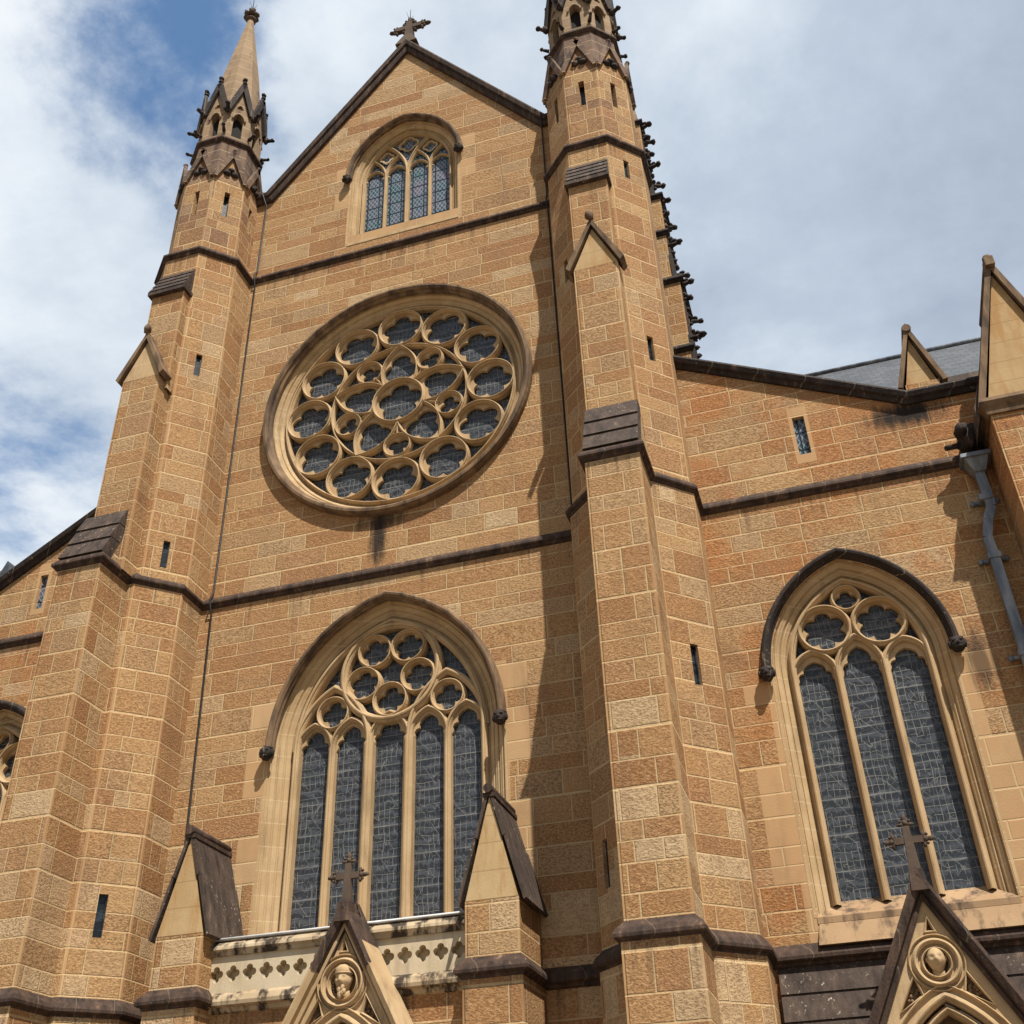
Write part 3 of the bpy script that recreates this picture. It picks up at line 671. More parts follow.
for k in range(5):
    a = pi/2+k*2*pi/5
    for s in (-1, 1):
        P0, Cc, P2 = (.56, s*.40), (1.28, s*.66), (1.80, 0.0)
        pts = []
        for i in range(13):
            t = i/12; q = ((1-t)**2*P0[0]+2*t*(1-t)*Cc[0]+t*t*P2[0], (1-t)**2*P0[1]+2*t*(1-t)*Cc[1]+t*t*P2[1])
            pts.append((RX+q[0]*cos(a)-q[1]*sin(a), RZ+q[0]*sin(a)+q[1]*cos(a)))
        bar(mb, pts, .08, yf-.01, Yg+.02)
    pet = []
    for s in (1, -1):
        half = []
        for i in range(11):
            t = i/10; q = ((1-t)**2*.62+2*t*(1-t)*1.26+t*t*1.74, s*((1-t)**2*.36+2*t*(1-t)*.62))
            half.append(q)
        pet += half if s > 0 else half[::-1]
    pet = [(RX+q[0]*cos(a)-q[1]*sin(a), RZ+q[0]*sin(a)+q[1]*cos(a)) for q in pet]
    fc = rp(1.10, a)
    plate(mb, pet, [foil(fc[0], fc[1], .46, 3, a, d=.42)], Yg-.06, Yg+.02)
    b = a+pi/5; p = rp(1.38, b)
    bar(mb, circ(p[0], p[1], .335, 28), .07, yf, Yg+.02, True)
    bar(mb, [rp(.66, b), rp(1.08, b)], .08, yf+.01, Yg+.02)
    plate(mb, circ(p[0], p[1], .33, 28), [foil(p[0], p[1], .285, 3, b)], Yg-.06, Yg+.02)
bar(mb, circ(RX, RZ, 2.99, 96), .10, yf-.03, Yg+.02, True)
mb.build('tracery', M['trac'], rose)

# ------------------------------------------------------------------ stair turrets
CY = -0.33
def octv(cx, cy, a): return [(cx+a/cos(pi/8)*cos(pi/8+k*pi/4), cy+a/cos(pi/8)*sin(pi/8+k*pi/4)) for k in range(8)]
def octfaces(cx, cy, a):
    """(origin, tangent, width, normal angle in degrees) for the eight faces, tangent left to right seen from outside"""
    out = []
    for k in range(8):
        an = k*pi/4; n = (cos(an), sin(an)); t = (-n[1], n[0]); w = 2*a*math.tan(pi/8)
        out.append(((cx+n[0]*a-t[0]*w/2, cy+n[1]*a-t[1]*w/2), t, w, k*45))
    return out
def crocket(mb, p, r): mb.blob(p, (r, r, r*.8), .25, 7, 5)
def turret(cl, cm, bl, bm, bu, slit_spec, name='stair_turret'):
    """cl/cm octagon centres of the lower and middle stages; bl/bm/bu buttress centres"""
    a0, a1, a2 = 1.27, 1.21, 1.10
    panes = []
    mb = MB()
    def stage(cx, a, z0, z1, key):
        for (o, t, w, deg) in octfaces(cx, CY, a):
            holes = []
            for (d, s, zz0, zz1, ww) in slit_spec.get(key, []):
                if d == deg: holes.append(rect(w*s-ww/2, w*s+ww/2, zz0, zz1))
            P3 = panel(mb, o, t, rect(0, w, z0, z1), holes, .12)
            for h in holes: panes.append((P3, h[0][0], h[1][0], h[0][1], h[2][1]))
    stage(cl, a0+.06, 0, ZS3, 'b'); stage(cl, a0, ZS3, ZS2, 'l'); stage(cm, a1, ZS2, ZS1, 'm')
    mb.face([(x, y, ZS1) for x, y in octv(cm, CY, a1)], 'no')
    T = mb.build(name, M['pier'], CH)
    for P3, a, b, c, d_ in panes: slit_pane(P3, a, b, c, d_, .10, T)
    # buttress
    yl, ym, yu = -2.60, -2.05, -1.80; hl, hm, hu = .53, .50, .47
    mb = MB()
    mb.box(bl-hl-.06, bl+hl+.06, yl-.07, CY, 0, ZS3); mb.box(bl-hl, bl+hl, yl, CY, ZS3, ZS2+.1)
    for s in (-1, 1):                                        # cheeks of the weathering
        x = bl+s*hl; mb.hexa([(x, yl, ZS2+.1), (x, CY, ZS2+.1), (x, CY, 15.7), (x, ym-.02, 15.7)], [(x-s*.12, yl, ZS2+.1), (x-s*.12, CY, ZS2+.1), (x-s*.12, CY, 15.7), (x-s*.12, ym-.02, 15.7)])
    # gabled middle pier
    for (o, t, w) in (((bm-hm, ym), (1, 0), 2*hm),):
        panel(mb, o, t, rect(0, w, ZS2, 19.75))
    for s in (-1, 1): mb.face([(bm+s*hm, ym, ZS2), (bm+s*hm, CY-1, ZS2), (bm+s*hm, CY-1, 19.75), (bm+s*hm, ym, 19.75)])
    for s in (-1, 1): mb.face([(bu+s*hu, yu, 19.5), (bu+s*hu, CY-1, 19.5), (bu+s*hu, CY-1, 23.75), (bu+s*hu, yu, 22.95)])
    panel(mb, (bu-hu, yu), (1, 0), rect(0, 2*hu, 19.5, 22.95))
    B = mb.build('buttress', M['pier'], T)
    mb = MB(); mb.face([(bm-hm, ym-.004, 19.75), (bm+hm, ym-.004, 19.75), (bm, ym-.004, 20.95)], 'no'); mb.build('gablet_face', M['yellow'] if bl > 0 else M['pale'], T)
    mb = MB()                                                 # gablet coping running back into the shaft
    for s in (-1, 1):
        A0, A1 = (bm+s*(hm+.07), 19.70), (bm, 21.02); th = .15
        nx, nz = s*.77, .64
        y0, y1 = ym-.10, yu+.05
        q = [(A0[0], A0[1]), (A1[0], A1[1]), (A1[0], A1[1]+th*1.3), (A0[0]+nx*th*.8, A0[1]+nz*th)]
        mb.hexa([(x, y0, z) for x, z in q], [(x, y1, z) for x, z in q])
    mb.blob((bm, ym-.12, 21.28), (.10, .10, .14), .2); mb.build('gablet_coping', M['hood'], T)
    mb = MB(); n = 3                                           # weathering slabs at the set-offs
    for i in range(n):
        t0, t1 = i/n, (i+1)/n; z0, z1 = ZS2+.17+(15.78-ZS2-.17)*t0, ZS2+.17+(15.78-ZS2-.17)*t1; y0, y1 = yl-.02+(ym-yl)*t0, yl-.02+(ym-yl)*t1
        mb.hexa([(bl-hl-.01, y0-.05, z0-.02), (bl+hl+.01, y0-.05, z0-.02), (bl+hl+.01, y0+.3, z0-.02), (bl-hl-.01, y0+.3, z0-.02)], [(bl-hl-.01, y1-.0, z1), (bl+hl+.01, y1-.0, z1), (bl+hl+.01, y1+.3, z1), (bl-hl-.01, y1+.3, z1)])
    mb.build('weathering', M['slab'], T)
    mb = MB()
    mb.box(bu-hu-.07, bu+hu+.07, yu-.13, yu+.3, 22.80, 22.93)
    for i in range(4):
        t0, t1 = i/4, (i+1)/4; z0, z1 = 22.93+.95*t0, 22.93+.95*t1; y0, y1 = yu-.12+.40*t0, yu-.12+.40*t1
        mb.hexa([(bu-hu-.04, y0-.025, z0), (bu+hu+.04, y0-.025, z0), (bu+hu+.04, y0+.3, z0), (bu-hu-.04, y0+.3, z0)], [(bu-hu-.04, y1, z1), (bu+hu+.04, y1, z1), (bu+hu+.04, y1+.3, z1), (bu-hu-.04, y1+.3, z1)])
    mb.build('weathering', M['slab'], T)
    # string courses
    def yon(x, cx, a):
        dx = abs(x-cx); return CY-a if dx <= a*math.tan(pi/8) else CY-(a*1.4142-dx)
    tq = math.tan(pi/8)
    def ring(cx, a, bx, hb, yb):
        L = [(cx-a, .05), (cx-a, CY-a*tq)]
        xl = bx-hb
        if xl > cx-a*tq+.02: L.append((cx-a*tq, CY-a))
        L += [(xl, yon(xl, cx, a)), (xl, yb), (bx+hb, yb)]
        xr = bx+hb; L.append((xr, yon(xr, cx, a)))
        if xr < cx+a*tq-.02: L.append((cx+a*tq, CY-a))
        L += [(cx+a, CY-a*tq), (cx+a, .05)]
        return L
    mb = MB(); sweep_plan(mb, ring(cl, a0, bl, hl, yl), STRING_BIG, ZS3); mb.build('string_course', M['band'], T)
    mb = MB(); sweep_plan(mb, ring(cl, a0-.02, bl, hl, yl), STRING, ZS2); mb.build('string_course', M['band'], T)
    mb = MB(); v = [(cm-a1, .05), (cm-a1, CY-a1*tq), (cm-a1*tq, CY-a1), (cm+a1*tq, CY-a1), (cm+a1, CY-a1*tq), (cm+a1, .05)]
    v = [(cm-a1, CY+a1*tq)]+v[1:5]+[(cm+a1, CY+a1*tq), (cm+a1*tq, CY+a1), (cm-a1*tq, CY+a1)]
    sweep_plan(mb, v, STRING, ZS1, closed=True); mb.build('string_course', M['band'], T)
    # upper stage: eight gabled faces with slits
    mb = MB(); panes = []; cop = MB()
    ZV, ZA = 27.72, 28.86
    for (o, t, w, deg) in octfaces(cm, CY, a2):
        h = rect(w/2-.075, w/2+.075, 26.25, 27.25)
        P3 = panel(mb, o, t, [(0, ZS1), (w, ZS1), (w, ZV), (w/2, ZA), (0, ZV)], [h], .22)
        panes.append((P3, h[0][0], h[1][0], 26.25, 27.25))
        tre = MB()
        for (fx, fz, fr) in ((w/2, 28.16, .10), (w/2-.11, 28.02, .10), (w/2+.11, 28.02, .10)):
            c0 = P3(fx, fz, -.01); tre.blob(c0, (fr*1.1, fr*1.1, fr*.9), .15, 8, 5)
        tre.build('trefoil_carving', M['dark'], T)
        n = (t[1], -t[0])
        for s in (0, w):
            p = Vector(P3(s, ZV-.0, -.05)); q = Vector(P3(w/2, ZA+.06, -.05))
            cop.beam(p, q+(q-p)*.03, .15, .10, (n[0], n[1], 0))
        # saddle of the gablet
        ap = P3(w/2, ZA, 0); ai = P3(w/2, ZA, .5)
        for s in (0, w): cop.face([P3(s, ZV, 0), ap, ai, P3(s if s == 0 else w, ZV, .3)], 'no')
        crocket(cop, P3(w/2, ZA+.16, -.06), .07)
    mb.build('upper_stage', M['upper'], T); 
    for P3, a, b, c, d_ in panes: slit_pane(P3, a, b, c, d_, .2, T)
    cop.build('gablet_coping', M['purple'], T)
    mb = MB(); A, Bq = octv(cm, CY, 1.04), octv(cm, CY, .90)
    mb.grid([[(x, y, ZV-.1) for x, y in A], [(x, y, 29.72) for x, y in Bq]], False, True); mb.build('stage_weathering', M['purple'], T)
    # belfry with lancets
    a3 = .90; mb = MB(); ZB, BV, BA = 29.72, 31.05, 32.3
    for (o, t, w, deg) in octfaces(cm, CY, a3):
        cr = MB(); vo = MB(); hol = arch(w/2, .15, .16, 30.72, 29.95, 6)
        P3 = panel(mb, o, t, [(0, ZB), (w, ZB), (w, BV), (w/2, BA), (0, BV)], [hol, foil(w/2, 31.36, .11, 3)], .18)
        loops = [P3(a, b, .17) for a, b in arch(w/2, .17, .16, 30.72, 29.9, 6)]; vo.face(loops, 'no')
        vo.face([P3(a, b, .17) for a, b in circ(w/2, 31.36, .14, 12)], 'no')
        sv = [P3(a, b, -.03) for a, b in arch(w/2, .19, .16, 30.72, None, 6)]; mb.tube(sv, .035, 6)
        n = (t[1], -t[0])
        for s in (0, w):
            p = Vector(P3(s, BV, -.06)); q = Vector(P3(w/2, BA+.1, -.06)); cr.beam(p, q, .16, .11, (n[0], n[1], 0))
            for k in range(1, 7): crocket(cr, p+(q-p)*(k/7)+Vector((0, 0, .07)), .055)
        c0 = Vector(P3(w/2, BA+.2, -.06)); cr.tube([c0-Vector((0,0,.1)), c0+Vector((0,0,.16))], .04, 6); crocket(cr, c0+Vector((0,0,.18)), .085); crocket(cr, c0+Vector((0,0,.03)), .08)
        e = Vector(P3(0, BV-.06, -.10)); cr.blob(e, (.10, .10, .13), .2, 8, 6)
        out = Vector((e.x-cm, e.y-CY, 0)).normalized()
        cr.tube([e+out*.05, e+out*.17+Vector((0,0,.02))], [.07, .05], 6); crocket(cr, e+out*.2+Vector((0,0,.03)), .075)
        e2 = Vector(P3(0, ZB+.3, -.02)); sp_ = MB(); sp_.tube([e2, e2+out*.2+Vector((0,0,.03))], [.06, .04], 6); crocket(sp_, e2+out*.22+Vector((0,0,.05)), .06)
        sp_.build('water_spout', M['dark'], T); vo.build('belfry_opening', M['void'], T); cr.build('crocketed_gable', M['dark'], T)
    mb.build('belfry', M['spire'], T)
    mb = MB(); sweep_plan(mb, octv(cm, CY, .92)[::1], [(-.04, .10), (0, .10), (.09, .0), (.09, -.06), (0, -.13), (-.04, -.13)], ZB, closed=True); mb.build('string_course', M['band'], T)
    mb = MB(); rings = []
    for z, a in ((31.0, .86), (31.6, .80), (33.9, .55), (36.9, .13), (37.25, .10)): rings.append([(x, y, z) for x, y in octv(cm, CY, a)])
    mb.grid(rings, False, True); mb.build('spire', M['spire'], T)
    mb = MB(); mb.blob((cm, CY, 37.3), (.19, .19, .09), .1)
    for k in range(6): crocket(mb, (cm+.17*cos(k*pi/3), CY+.17*sin(k*pi/3), 37.55), .12)
    mb.blob((cm, CY, 37.62), (.12, .12, .2)); mb.blob((cm, CY, 37.86), (.12, .12, .1), .2); mb.build('finial', M['crosss'], T)
    return T
SPL = {'m': [(315, .42, 14.62, 15.32, .15), (315, .45, 20.25, 20.95, .15)], 'l': [(315, .45, 6.72, 7.5, .17)]}
SPR = {'m': [(315, .5, 17.45, 18.15, .16), (315, .5, 23.35, 24.0, .15), (225, .5, 20.4, 21.1, .16)], 'l': [(315, .5, 9.85, 10.65, .17), (225, .3, 6.6, 7.4, .15)]}
turret(-5.86, -5.72, -6.02, -5.86, -5.74, SPL)
turret(5.60, 5.60, 5.60, 5.58, 5.55, SPR)

# ------------------------------------------------------------------ rear turret (only its right flank shows past the front one)
mb = MB()
RT = [((6.1, 4.6, .90), 10, 24.6), ((6.1, 4.6, .70), 24.6, 28.4), ((6.08, 4.6, .42), 28.4, 32.4)]
for (cx, cy, hh), z0, z1 in RT: mb.box(cx-hh, cx+hh, cy-hh, cy+hh, z0, z1)
rt = mb.build('rear_turret', M['pier'], CH)
mb = MB()
for (cx, cy, hh), z0, z1 in RT:
    sq = [(cx-hh, cy-hh), (cx+hh, cy-hh), (cx+hh, cy+hh), (cx-hh, cy+hh)]
    sweep_plan(mb, sq, STRING, z1-.1, closed=True); sweep_plan(mb, sq, STRING, (z0*.45+z1*.55) if z0 > 20 else 21.9, closed=True)
    nx_ = {10: .74, 24.6: .46, 28.4: .25}[z0]
    for sy in (-1, 1):
        zz = max(z0, 20.6); a = Vector((cx+hh+.10, cy+sy*hh, zz)); b = Vector((cx+nx_+.10, cy+sy*nx_, z1))
        mb.beam(a, b, .12, .14, (0,1,0)); L_ = (b-a).length; k = .25
        while k < L_:
            crocket(mb, a+(b-a)*(k/L_)+Vector((.09, 0, 0)), random.uniform(.06, .085)); k += random.uniform(.26, .36)
        for q in (.93, .78, .40):
            e = a+(b-a)*q; out = Vector((1, sy*.3, .05)); r = .30 if q != .78 else .18
            mb.tube([e, e+out*r], [.09, .06], 6); crocket(mb, e+out*(r+.04), .10); crocket(mb, e+out*r*.7+Vector((0,0,.12)), .08)
mb.build('crockets', M['dark'], rt)
mb = MB(); rings = [[(6.08+s*a, 4.6+q*a, z) for s, q in ((-1,-1),(1,-1),(1,1),(-1,1))] for z, a in ((32.4, .40), (36.0, .05))]; mb.grid(rings, False, True); mb.build('spirelet', M['spire'], rt)

# ------------------------------------------------------------------ roofs
mb = MB()
mb.face([(-5.2,.6,27.9),(0.03,.6,33.3),(0.03,24,33.3),(-5.2,24,27.9)], 'no'); mb.face([(5.1,.6,27.9),(0.03,.6,33.3),(0.03,24,33.3),(5.1,24,27.9)], 'no')
mb.build('slate_roof', M['slate'], CH)
mb = MB()
mb.face([(6.6,2.4,17.6),(30,2.4,17.6),(30,6,21.85),(6.6,6,21.85)], 'no'); mb.face([(6.6,10,17.6),(30,10,17.6),(30,6,21.85),(6.6,6,21.85)], 'no')
mb.build('slate_roof', M['slate'], CH)
mb = MB(); mb.tube([(6.6,6,21.9),(30,6,21.9)], .07, 8); mb.build('ridge_roll', M['lead'], CH)
mb = MB(); mb.box(6.6, 30, 2.6, 9.8, 0, 17.7); mb.build('clerestory_wall', M['aisle'], CH)
mb = MB(); mb.box(-24, -6.8, 2.4, 9.8, 0, 17.1); mb.build('clerestory_wall', M['aisle'], CH)
mb = MB()
mb.face([(-6.6,2.2,17.0),(-24,2.2,17.0),(-24,6,21.0),(-6.6,6,21.0)], 'no'); mb.face([(-6.6,10,17.0),(-24,10,17.0),(-24,6,21.0),(-6.6,6,21.0)], 'no')
for xx in (-10.5, -13.0):
    mb.face([(xx-.5,2.6,17.6),(xx+.5,2.6,17.6),(xx,2.6,18.7)], 'no'); mb.face([(xx-.5,2.6,17.6),(xx,2.6,18.7),(xx,4,18.7)], 'no'); mb.face([(xx+.5,2.6,17.6),(xx,2.6,18.7),(xx,4,18.7)], 'no')
mb.build('slate_roof', M['slate'], CH)

# ------------------------------------------------------------------ gabled buttresses on the right
def gabled(x0, x1, yf, yb, z0, ze, za, facemat, bodymat, cm_='band', th=.2, ov=.12, inset=.1, name='gabled_buttress'):
    xm = (x0+x1)/2
    mb = MB(); mb.box(x0, x1, yf, yb, z0, ze); root = mb.build(name, M[bodymat], CH)
    mb = MB(); mb.hexa([(x0+.02, yf+inset, ze), (x1-.02, yf+inset, ze), (xm, yf+inset, za-.05)], [(x0+.02, yb, ze), (x1-.02, yb, ze), (xm, yb, za-.05)]); mb.build('gable_face', M[facemat], root)
    mb = MB(); l = sqrt((xm-x0)**2+(za-ze)**2); nx, nz = (za-ze)/l, (xm-x0)/l
    for s in (-1, 1):
        xe = x0-ov if s < 0 else x1+ov; zE = ze-ov*(za-ze)/(xm-x0)*.35
        q = [(xe, zE), (xm, za), (xm, za+th/max(nz, .25)*.8), (xe+s*nx*th, zE+nz*th)]
        mb.hexa([(x, yf-ov, z) for x, z in q], [(x, yb, z) for x, z in q])
    mb.tube([(xm, yf-ov-.04, za+th*1.5), (xm, yb, za+th*1.5)], .10, 8)
    mb.build('gable_coping', M[cm_], root)
    return root
gb = gabled(12.5, 14.3, -1.25, .6, 0, 14.5, 17.75, 'yellow', 'aisle', 'hood', .13, .05, .07)
mb = MB()
for s_ in (-1, 1):
    q = [(13.4+s_*1.12, 14.2), (13.4, 17.55), (13.4, 17.8), (13.4+s_*1.10, 14.6)]
    mb.hexa([(x, -1.11, z) for x, z in q], [(x, .7, z) for x, z in q])
mb.build('roof_slab', M['slab'], gb)
mb = MB(); sweep_plan(mb, [(12.5, .02), (12.5, -1.25), (14.3, -1.25), (14.3, .02)], [(-.03, .16), (.12, .16), (.16, .06), (.12, -.02), (.08, -.06), (.06, -.18), (-.03, -.18)], 14.45); mb.build('string_course', M['hood'], gb)
mb = MB(); mb.box(13.31, 13.49, -1.41, -1.15, 17.8, 18.02); mb.blob((13.4, -1.3, 18.04), .10, .1); mb.build('finial', M['hood'], gb)
gabled(11.55, 12.25, .9, 2.2, 15.9, 17.0, 18.35, 'yellow', 'aisle', 'hood', .10, .07, .07)
mb = MB(); mb.hexa([(12.2,1.2,16.0),(13.6,1.2,16.0),(13.6,3.2,16.0),(12.2,3.2,16.0)], [(12.2,1.7,17.6),(13.6,1.7,17.6),(13.6,3.2,17.9),(12.2,3.2,17.9)]); mb.build('parapet_block', M['slab'], CH)
# carved spout above the downpipe
mb = MB(); mb.blob((12.15, -.28, 14.45), (.20, .30, .22), .2, 12, 8); mb.blob((12.05, -.55, 14.55), (.13, .2, .14), .2); mb.tube([(12.0, -.35, 14.36), (11.72, -.42, 14.3)], [.06, .055], 8)
mb.blob((12.3, -.2, 14.7), (.16, .2, .2), .25); mb.build('gargoyle', M['dark'], CH)

# ------------------------------------------------------------------ central porch: piers, balustrade
def small_pier(xc, yf=-1.32):
    h = .47; x0, x1 = xc-h, xc+h
    mb = MB(); mb.box(x0-.04, x1+.04, yf-.04, .2, 0, ZS3); mb.box(x0, x1, yf, .2, ZS3, 6.58); root = mb.build('gabled_pier', M['pier'], CH)
    mb = MB(); sweep_plan(mb, [(x0, .02), (x0, yf), (x1, yf), (x1, .02)], STRING_BIG, ZS3); mb.build('string_course', M['band'], root)
    mb = MB(); mb.hexa([(x0+.01, yf-.004, 6.58), (x1-.01, yf-.004, 6.58), (xc, yf-.004, 8.34)], [(x0+.01, 0, 6.58), (x1-.01, 0, 6.58), (xc, 0, 8.34)])
    mb.build('gable_face', M['yellow'], root)
    mb = MB(); za = 8.40; ze = 6.52
    for s in (-1, 1):
        for i in range(2):
            t0, t1 = i*.58, .58+.42*i
            xa, xb = xc+s*(h+.07)*(1-t0), xc+s*(h+.07)*(1-t1); z0, z1 = ze+(za-ze)*t0, ze+(za-ze)*t1
            d_ = .05; e = .02*(1-i)
            q = [(xa+s*e, z0-.01), (xb+s*e, z1), (xb+s*(d_+e), z1+.03), (xa+s*(d_+e), z0+.02)]
            mb.hexa([(x, yf-.03-.012*i, z) for x, z in q], [(x, .0, z) for x, z in q])
    mb.build('roof_slab', M['slab'], root)
    mb = MB(); mb.tube([(xc, yf-.10, za+.06), (xc, .0, za+.06)], .085, 10); mb.beam((xc, yf-.06, za-.05), (xc, 0, za-.05), .22, .07); mb.build('ridge_roll', M['band'], root)
small_pier(-3.24); small_pier(2.62)
YB = -.85
mb = MB(); panel(mb, (-3.0, YB), (1, 0), rect(0, 5.1, 0, 5.44)); mb.box(-3.0, 2.1, YB+.05, .2, 4.9, 5.4); mb.build('porch_wall', M['wall'], CH)
mb = MB(); holes = []; n = 15
for k in range(n): holes.append([(x, z) for x, z in foil(-2.66+k*.325, 5.93, .135, 4, pi/2)])
plate(mb, [(-2.95, 5.55), (2.06, 5.55), (2.06, 6.26), (-2.95, 6.26)], holes, YB-.05, YB+.14)
mb.face([(-2.95, YB+.14, 5.55), (2.06, YB+.14, 5.55), (2.06, YB+.14, 6.26), (-2.95, YB+.14, 6.26)], 'no')
bal = mb.build('balustrade', M['cream'], CH)
mb = MB(); sweep_plan(mb, [(-2.95, YB-.05), (2.06, YB-.05)], [(-.2, .20), (-.05, .20), (.02, .15), (.09, .08), (.10, .03), (.06, -.01), (.04, -.07), (-.2, -.07)], 6.30); mb.build('balustrade_coping', M['band2'], bal)
mb = MB(); mb.box(-2.95, 2.06, YB-.03, YB+.35, 6.505, 6.54); mb.tube([(-2.95, YB-.06, 6.525), (2.06, YB-.06, 6.525)], .022, 6); mb.build('lead_capping', M['flash'], bal)
mb = MB(); sweep_plan(mb, [(-2.95, YB), (2.06, YB)], [(-.1, .18), (.02, .18), (.12, .10), (.17, .0), (.16, -.06), (.08, -.10), (.05, -.16), (0, -.18), (-.1, -.18)], 5.46); mb.build('string_course', M['band2'], bal)

# dark weathered porch roof below the aisle window
mb = MB()
for i in range(4):
    z1 = 5.32-.42*i; y1 = -.02-.14*i; z0 = z1-.42
    mb.hexa([(7.0, y1-.17, z0), (12.5, y1-.17, z0), (12.5, .2, z0), (7.0, .2, z0)], [(7.0, y1, z1), (12.5, y1, z1), (12.5, .2, z1), (7.0, .2, z1)])
mb.build('porch_roof', M['slab'], CH)
mb = MB(); mb.box(7.0, 12.5, -.75, -.05, 0, 3.66); mb.build('porch_wall', M['wall'], CH)

# ------------------------------------------------------------------ portal gables with carved medallions
def carved_head(mb, c, R, beard=False, hat=False):
    """small relief head: brow, sockets, nose, mouth, chin shaped into one skin"""
    n, m_ = 40, 30; rings = []
    bump = lambda a, b, a0, b0, sa, sb: math.exp(-((a-a0)/sa)**2-((b-b0)/sb)**2)
    for i in range(m_+1):
        t = pi*i/m_; ring = []; v = cos(t)
        for k in range(n):
            p = 2*pi*k/n-pi/2                               # p = -pi/2 faces the viewer (-y)
            a = (p+pi/2+pi) % (2*pi)-pi
            q = 1.0
            if abs(a) < 1.6:
                q += .30*bump(a, v, 0, -.10, .17, .22)+.10*bump(a, v, 0, .12, .12, .2)      # nose
                q += .07*bump(abs(a), v, .42, .30, .30, .10)                                # brow
                q -= .13*bump(abs(a), v, .40, .10, .20, .12)                                # eye sockets
                q += .05*bump(abs(a), v, .40, .09, .11, .06)                                # eyeball
                q -= .08*bump(a, v, 0, -.50, .36, .05)                                      # mouth line
                q += .06*bump(a, v, 0, -.42, .30, .06)+.06*bump(a, v, 0, -.60, .25, .07)    # lips
                q += .12*bump(a, v, 0, -.85, .4, .15)                                       # chin
                q += .05*bump(abs(a), v, .75, -.1, .25, .2)                                 # cheek
            w = 1.0 if v > -.2 else 1-.25*(-.2-v)
            ring.append((c[0]+R*.80*q*w*sin(t)*cos(p), c[1]+R*.90*q*w*sin(t)*sin(p), c[2]+R*1.12*v*(q if abs(v) > .8 else 1)))
        rings.append(ring)
    mb.grid(rings, False, True, True)
    for s in (-1, 1): mb.blob((c[0]+s*R*.80, c[1], c[2]+R*.05), (R*.13, R*.22, R*.26), .1)
    mb.tube([(c[0], c[1]+R*.25, c[2]-R*.7), (c[0], c[1]+R*.35, c[2]-R*1.7)], [R*.5, R*.62], 12)
    mb.blob((c[0], c[1]+R*.5, c[2]-R*1.75), (R*1.15, R*.5, R*.45), .08, 14, 8)
    if beard:
        for k in range(9): mb.blob((c[0]+R*random.uniform(-.35, .35), c[1]-R*.62, c[2]-R*(.75+k*.09)), (R*.2, R*.22, R*.28), .2)
    if hat:
        mb.blob((c[0], c[1]+R*.05, c[2]+R*.75), (R*.92, R*.9, R*.75), .03, 16, 8); mb.blob((c[0], c[1], c[2]+R*.55), (R*1.0, R*1.0, R*.16), .04, 16, 6)
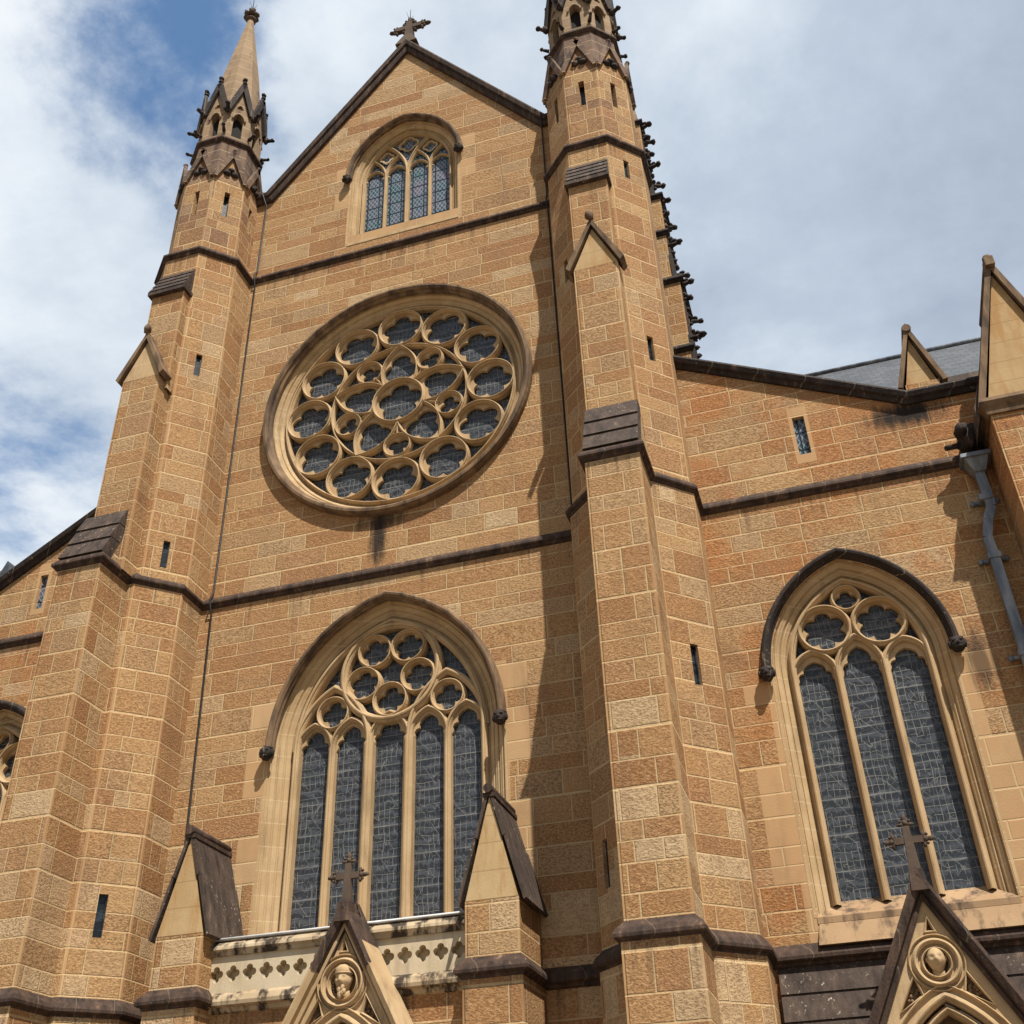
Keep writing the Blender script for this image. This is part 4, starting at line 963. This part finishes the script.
def portal(xc, yf, za, copemat, beard, hat, sl=2.0, R1=.39, md=1.13, hr=.165):
    """steep gabled porch front: coping, pierced field with medallion, pointed arch"""
    zb = za-4.6; hw = (za-zb)/sl; AD = md+R1+1.64
    mb = MB()
    zc = za-md
    TRI = [[(xc-.075, zc+R1+.13), (xc+.075, zc+R1+.13), (xc, zc+R1+.34)]]+[[(xc+q*(R1+.34), zc-R1-.32), (xc+q*(R1-.02), zc-R1-.12), (xc+q*(R1+.06), zc-R1+.16)] for q in (-1, 1)]
    fld = [(xc-hw, zb), (xc+hw, zb), (xc, za-.1)]
    plate(mb, fld, [arch(xc, .95, .7, za-AD, zb+.001, 12), circ(xc, zc, R1-.12, 40)]+TRI, yf, yf+.22)
    mb.box(xc-hw*.98, xc+hw*.98, yf+.35, 0, 0, zb+.2)
    root = mb.build('portal_gable', M['trac'], CH)
    mb = MB()
    sweep(mb, [(xc-hw-.02, zb), (xc, za-.12), (xc+hw+.02, zb)], [(-.07, yf+.02), (-.07, yf-.05), (-.03, yf-.07), (0, yf-.05), (.02, yf-.14), (.10, yf-.18), (.15, yf-.15), (.17, yf+.5), (-.07, yf+.5)], pclosed=True, caps=True)
    mb.hexa([(xc-.13, yf-.2, za-.16), (xc+.13, yf-.2, za-.16), (xc+.13, yf+.25, za-.16), (xc-.13, yf+.25, za-.16)], [(xc-.10, yf-.16, za+.16), (xc+.10, yf-.16, za+.16), (xc+.10, yf+.2, za+.16), (xc-.10, yf+.2, za+.16)])
    mb.build('gable_coping', M[copemat], root)
    if copemat != 'band':
        mb = MB(); mb.hexa([(xc-.135, yf-.205, za-.165), (xc+.135, yf-.205, za-.165), (xc+.135, yf+.255, za-.165), (xc-.135, yf+.255, za-.165)], [(xc-.105, yf-.165, za+.165), (xc+.105, yf-.165, za+.165), (xc+.105, yf+.205, za+.165), (xc-.105, yf+.205, za+.165)]); sweep(mb, [(xc-.42, za-.12-.42*sl), (xc, za-.12), (xc+.42, za-.12-.42*sl)], [(-.075, yf+.02), (-.075, yf-.055), (0, yf-.055), (.02, yf-.145), (.10, yf-.187), (.157, yf-.155), (.178, yf+.51), (-.075, yf+.51)], pclosed=True, caps=True); mb.build('coping_apex', M['band'], root)
    mb = MB(); stone_cross(mb, xc, yf, za+.10, .80, .50, .115); mb.build('gable_cross', M['crosss'], root)
    mb = MB()
    for r, w, dy in ((R1, .09, .09), (R1-.10, .05, .06), (R1+.085, .05, .04)): bar(mb, circ(xc, zc, r, 44), w, yf-dy, yf+.1, True)
    for k in range(28):                                           # lettered band reduced to worn carving
        a = 2*pi*k/28; mb.blob((xc+(R1-.13)*cos(a), yf+.1, zc+(R1-.13)*sin(a)), .022, .3, 6, 4)
    mb.face([(x, yf+.2, z) for x, z in circ(xc, zc, R1-.1, 32)], 'no')
    for t_ in TRI: bar(mb, t_, .045, yf-.035, yf+.06, True)
    bar(mb, arch(xc, .95, .7, za-AD, zb, 14), .13, yf-.09, yf+.2); bar(mb, arch(xc, .80, .7, za-AD, zb, 14), .10, yf-.03, yf+.25); bar(mb, arch(xc, 1.10, .7, za-AD, zb, 14), .08, yf-.05, yf+.2)
    mb.build('medallion', M['trac'], root)
    for t_ in TRI:
        mb = MB(); mb.face([(x, yf+.10, z) for x, z in t_], 'no'); mx_ = sum(p[0] for p in t_)/3; mz_ = sum(p[1] for p in t_)/3
        for k in range(9): mb.blob((mx_+random.uniform(-.1, .1), yf+.09, mz_+random.uniform(-.08, .1)), (.035, .04, .035), .3, 6, 4)
        mb.build('carved_spandrel', M['hood'], root)
    mb = MB(); mb.face([(x, yf+.34, z) for x, z in arch(xc, .8, .7, za-AD, zb+.0, 10)], 'no'); mb.build('door_recess', M['hood'], root)
    mb = MB(); carved_head(mb, (xc, yf+.02, zc+.05), hr, beard, hat); mb.build('carved_head', M['trac'], root)
    return root
portal(.06, -1.45, 6.58, 'trac', True, True, 1.95, .36, 1.12, .175)
portal(9.35, -1.3, 6.10, 'band', False, False, 1.93, .30, 1.15, .165)

# ------------------------------------------------------------------ separate fittings
def cable(pts, label):
    mb = MB(); mb.tube(pts, .022, 6)
    o = mb.build('lightning_cable', M['cable']); o.location = (0, 0, 0); tag(o, label, 'cable', 'lightning conductor cables on the front wall'); return o
cable([(-4.38, -.24, 28.0), (-4.30, -.05, 27.6), (-4.32, -.04, 24.9), (-4.30, -.20, 24.6), (-4.33, -.04, 24.3), (-4.33, -.04, 14.5), (-4.30, -.20, 14.22), (-4.31, -.04, 13.9), (-4.22, -.04, 10.0), (-4.13, -.04, 6.0), (-4.13, -.24, 5.66), (-4.13, -.04, 5.3), (-4.13, -.04, .1)], 'thin black cable running down the wall beside the left turret, left of the rose window')
cable([(4.20, -.24, 28.0), (4.16, -.05, 27.6), (4.16, -.04, 24.9), (4.17, -.20, 24.6), (4.16, -.04, 24.3), (4.20, -.04, 14.5), (4.2, -.20, 14.22), (4.2, -.04, 13.9), (4.19, -.04, 6.0), (4.18, -.24, 5.66), (4.18, -.04, 5.3), (4.18, -.04, .1)], 'thin black cable down the shaded wall beside the right turret, right of the rose window')
dp = empty('downpipe', (12.0, -.2, 0), 'grey lead rainwater downpipe with hopper and clamps, on the aisle wall at right', 'downpipe')
def dpart(mb, name, mat='lead', par=dp):
    o = mb.build(name, M[mat]); o.parent = par; o.matrix_parent_inverse = Matrix.Translation((-12.0, .2, 0)); return o
mb = MB(); mb.hexa([(12.12,-.34,13.72),(12.32,-.34,13.72),(12.32,-.08,13.72),(12.12,-.08,13.72)], [(11.98,-.44,13.98),(12.42,-.44,13.98),(12.42,-.05,13.98),(11.98,-.05,13.98)]); mb.box(11.92, 12.46, -.50, -.05, 13.98, 14.06); dpart(mb, 'hopper')
mb = MB(); pth = [(12.2,-.22,13.75),(12.22,-.22,12.95),(12.08,-.24,12.65),(11.98,-.24,12.3),(12.0,-.22,11.9),(12.0,-.22,8),(12.0,-.22,.0)]
for a, b in zip(pth[:-1], pth[1:]): mb.beam(a, b, .17, .15, (0,1,0))
for p in pth[1:-1]: mb.blob(p, (.085, .075, .09))
dpart(mb, 'pipe')
for zz, xx in ((13.1, 12.16), (11.85, 12.0), (9.9, 12.0), (7.0, 12.0)):
    mb = MB(); mb.box(xx-.115, xx+.115, -.32, -.10, zz, zz+.12); mb.beam((xx-.25, -.06, zz+.06), (xx+.25, -.06, zz+.06), .08, .05)
    for s in (-1, 1): mb.blob((xx+s*.22, -.07, zz+.06), .055, .1); 
    dpart(mb, 'bracket')
def spikes(loc, label):
    mb = MB()
    for a, t in ((0, .0), (.9, .3), (2.4, .35), (3.9, .3), (5.2, .35)):
        d_ = Vector((sin(t)*cos(a), sin(t)*sin(a), cos(t)))*(.62 if t == 0 else .45); mb.tube([Vector(loc), Vector(loc)+d_], [.012, .005], 5)
    o = mb.build('lightning_rod', M['cable']); tag(o, label, 'lightning rod', 'lightning rods on the roof tops'); return o
spikes((-5.72, CY, 37.9), 'thin spiked lightning rod on the tip of the left turret spire')
spikes((.05, .05, 34.95), 'thin spiked lightning rod on the stone cross at the gable peak')
spikes((5.6, CY, 37.9), 'thin spiked lightning rod on the right turret spire, above the top edge of the photo')
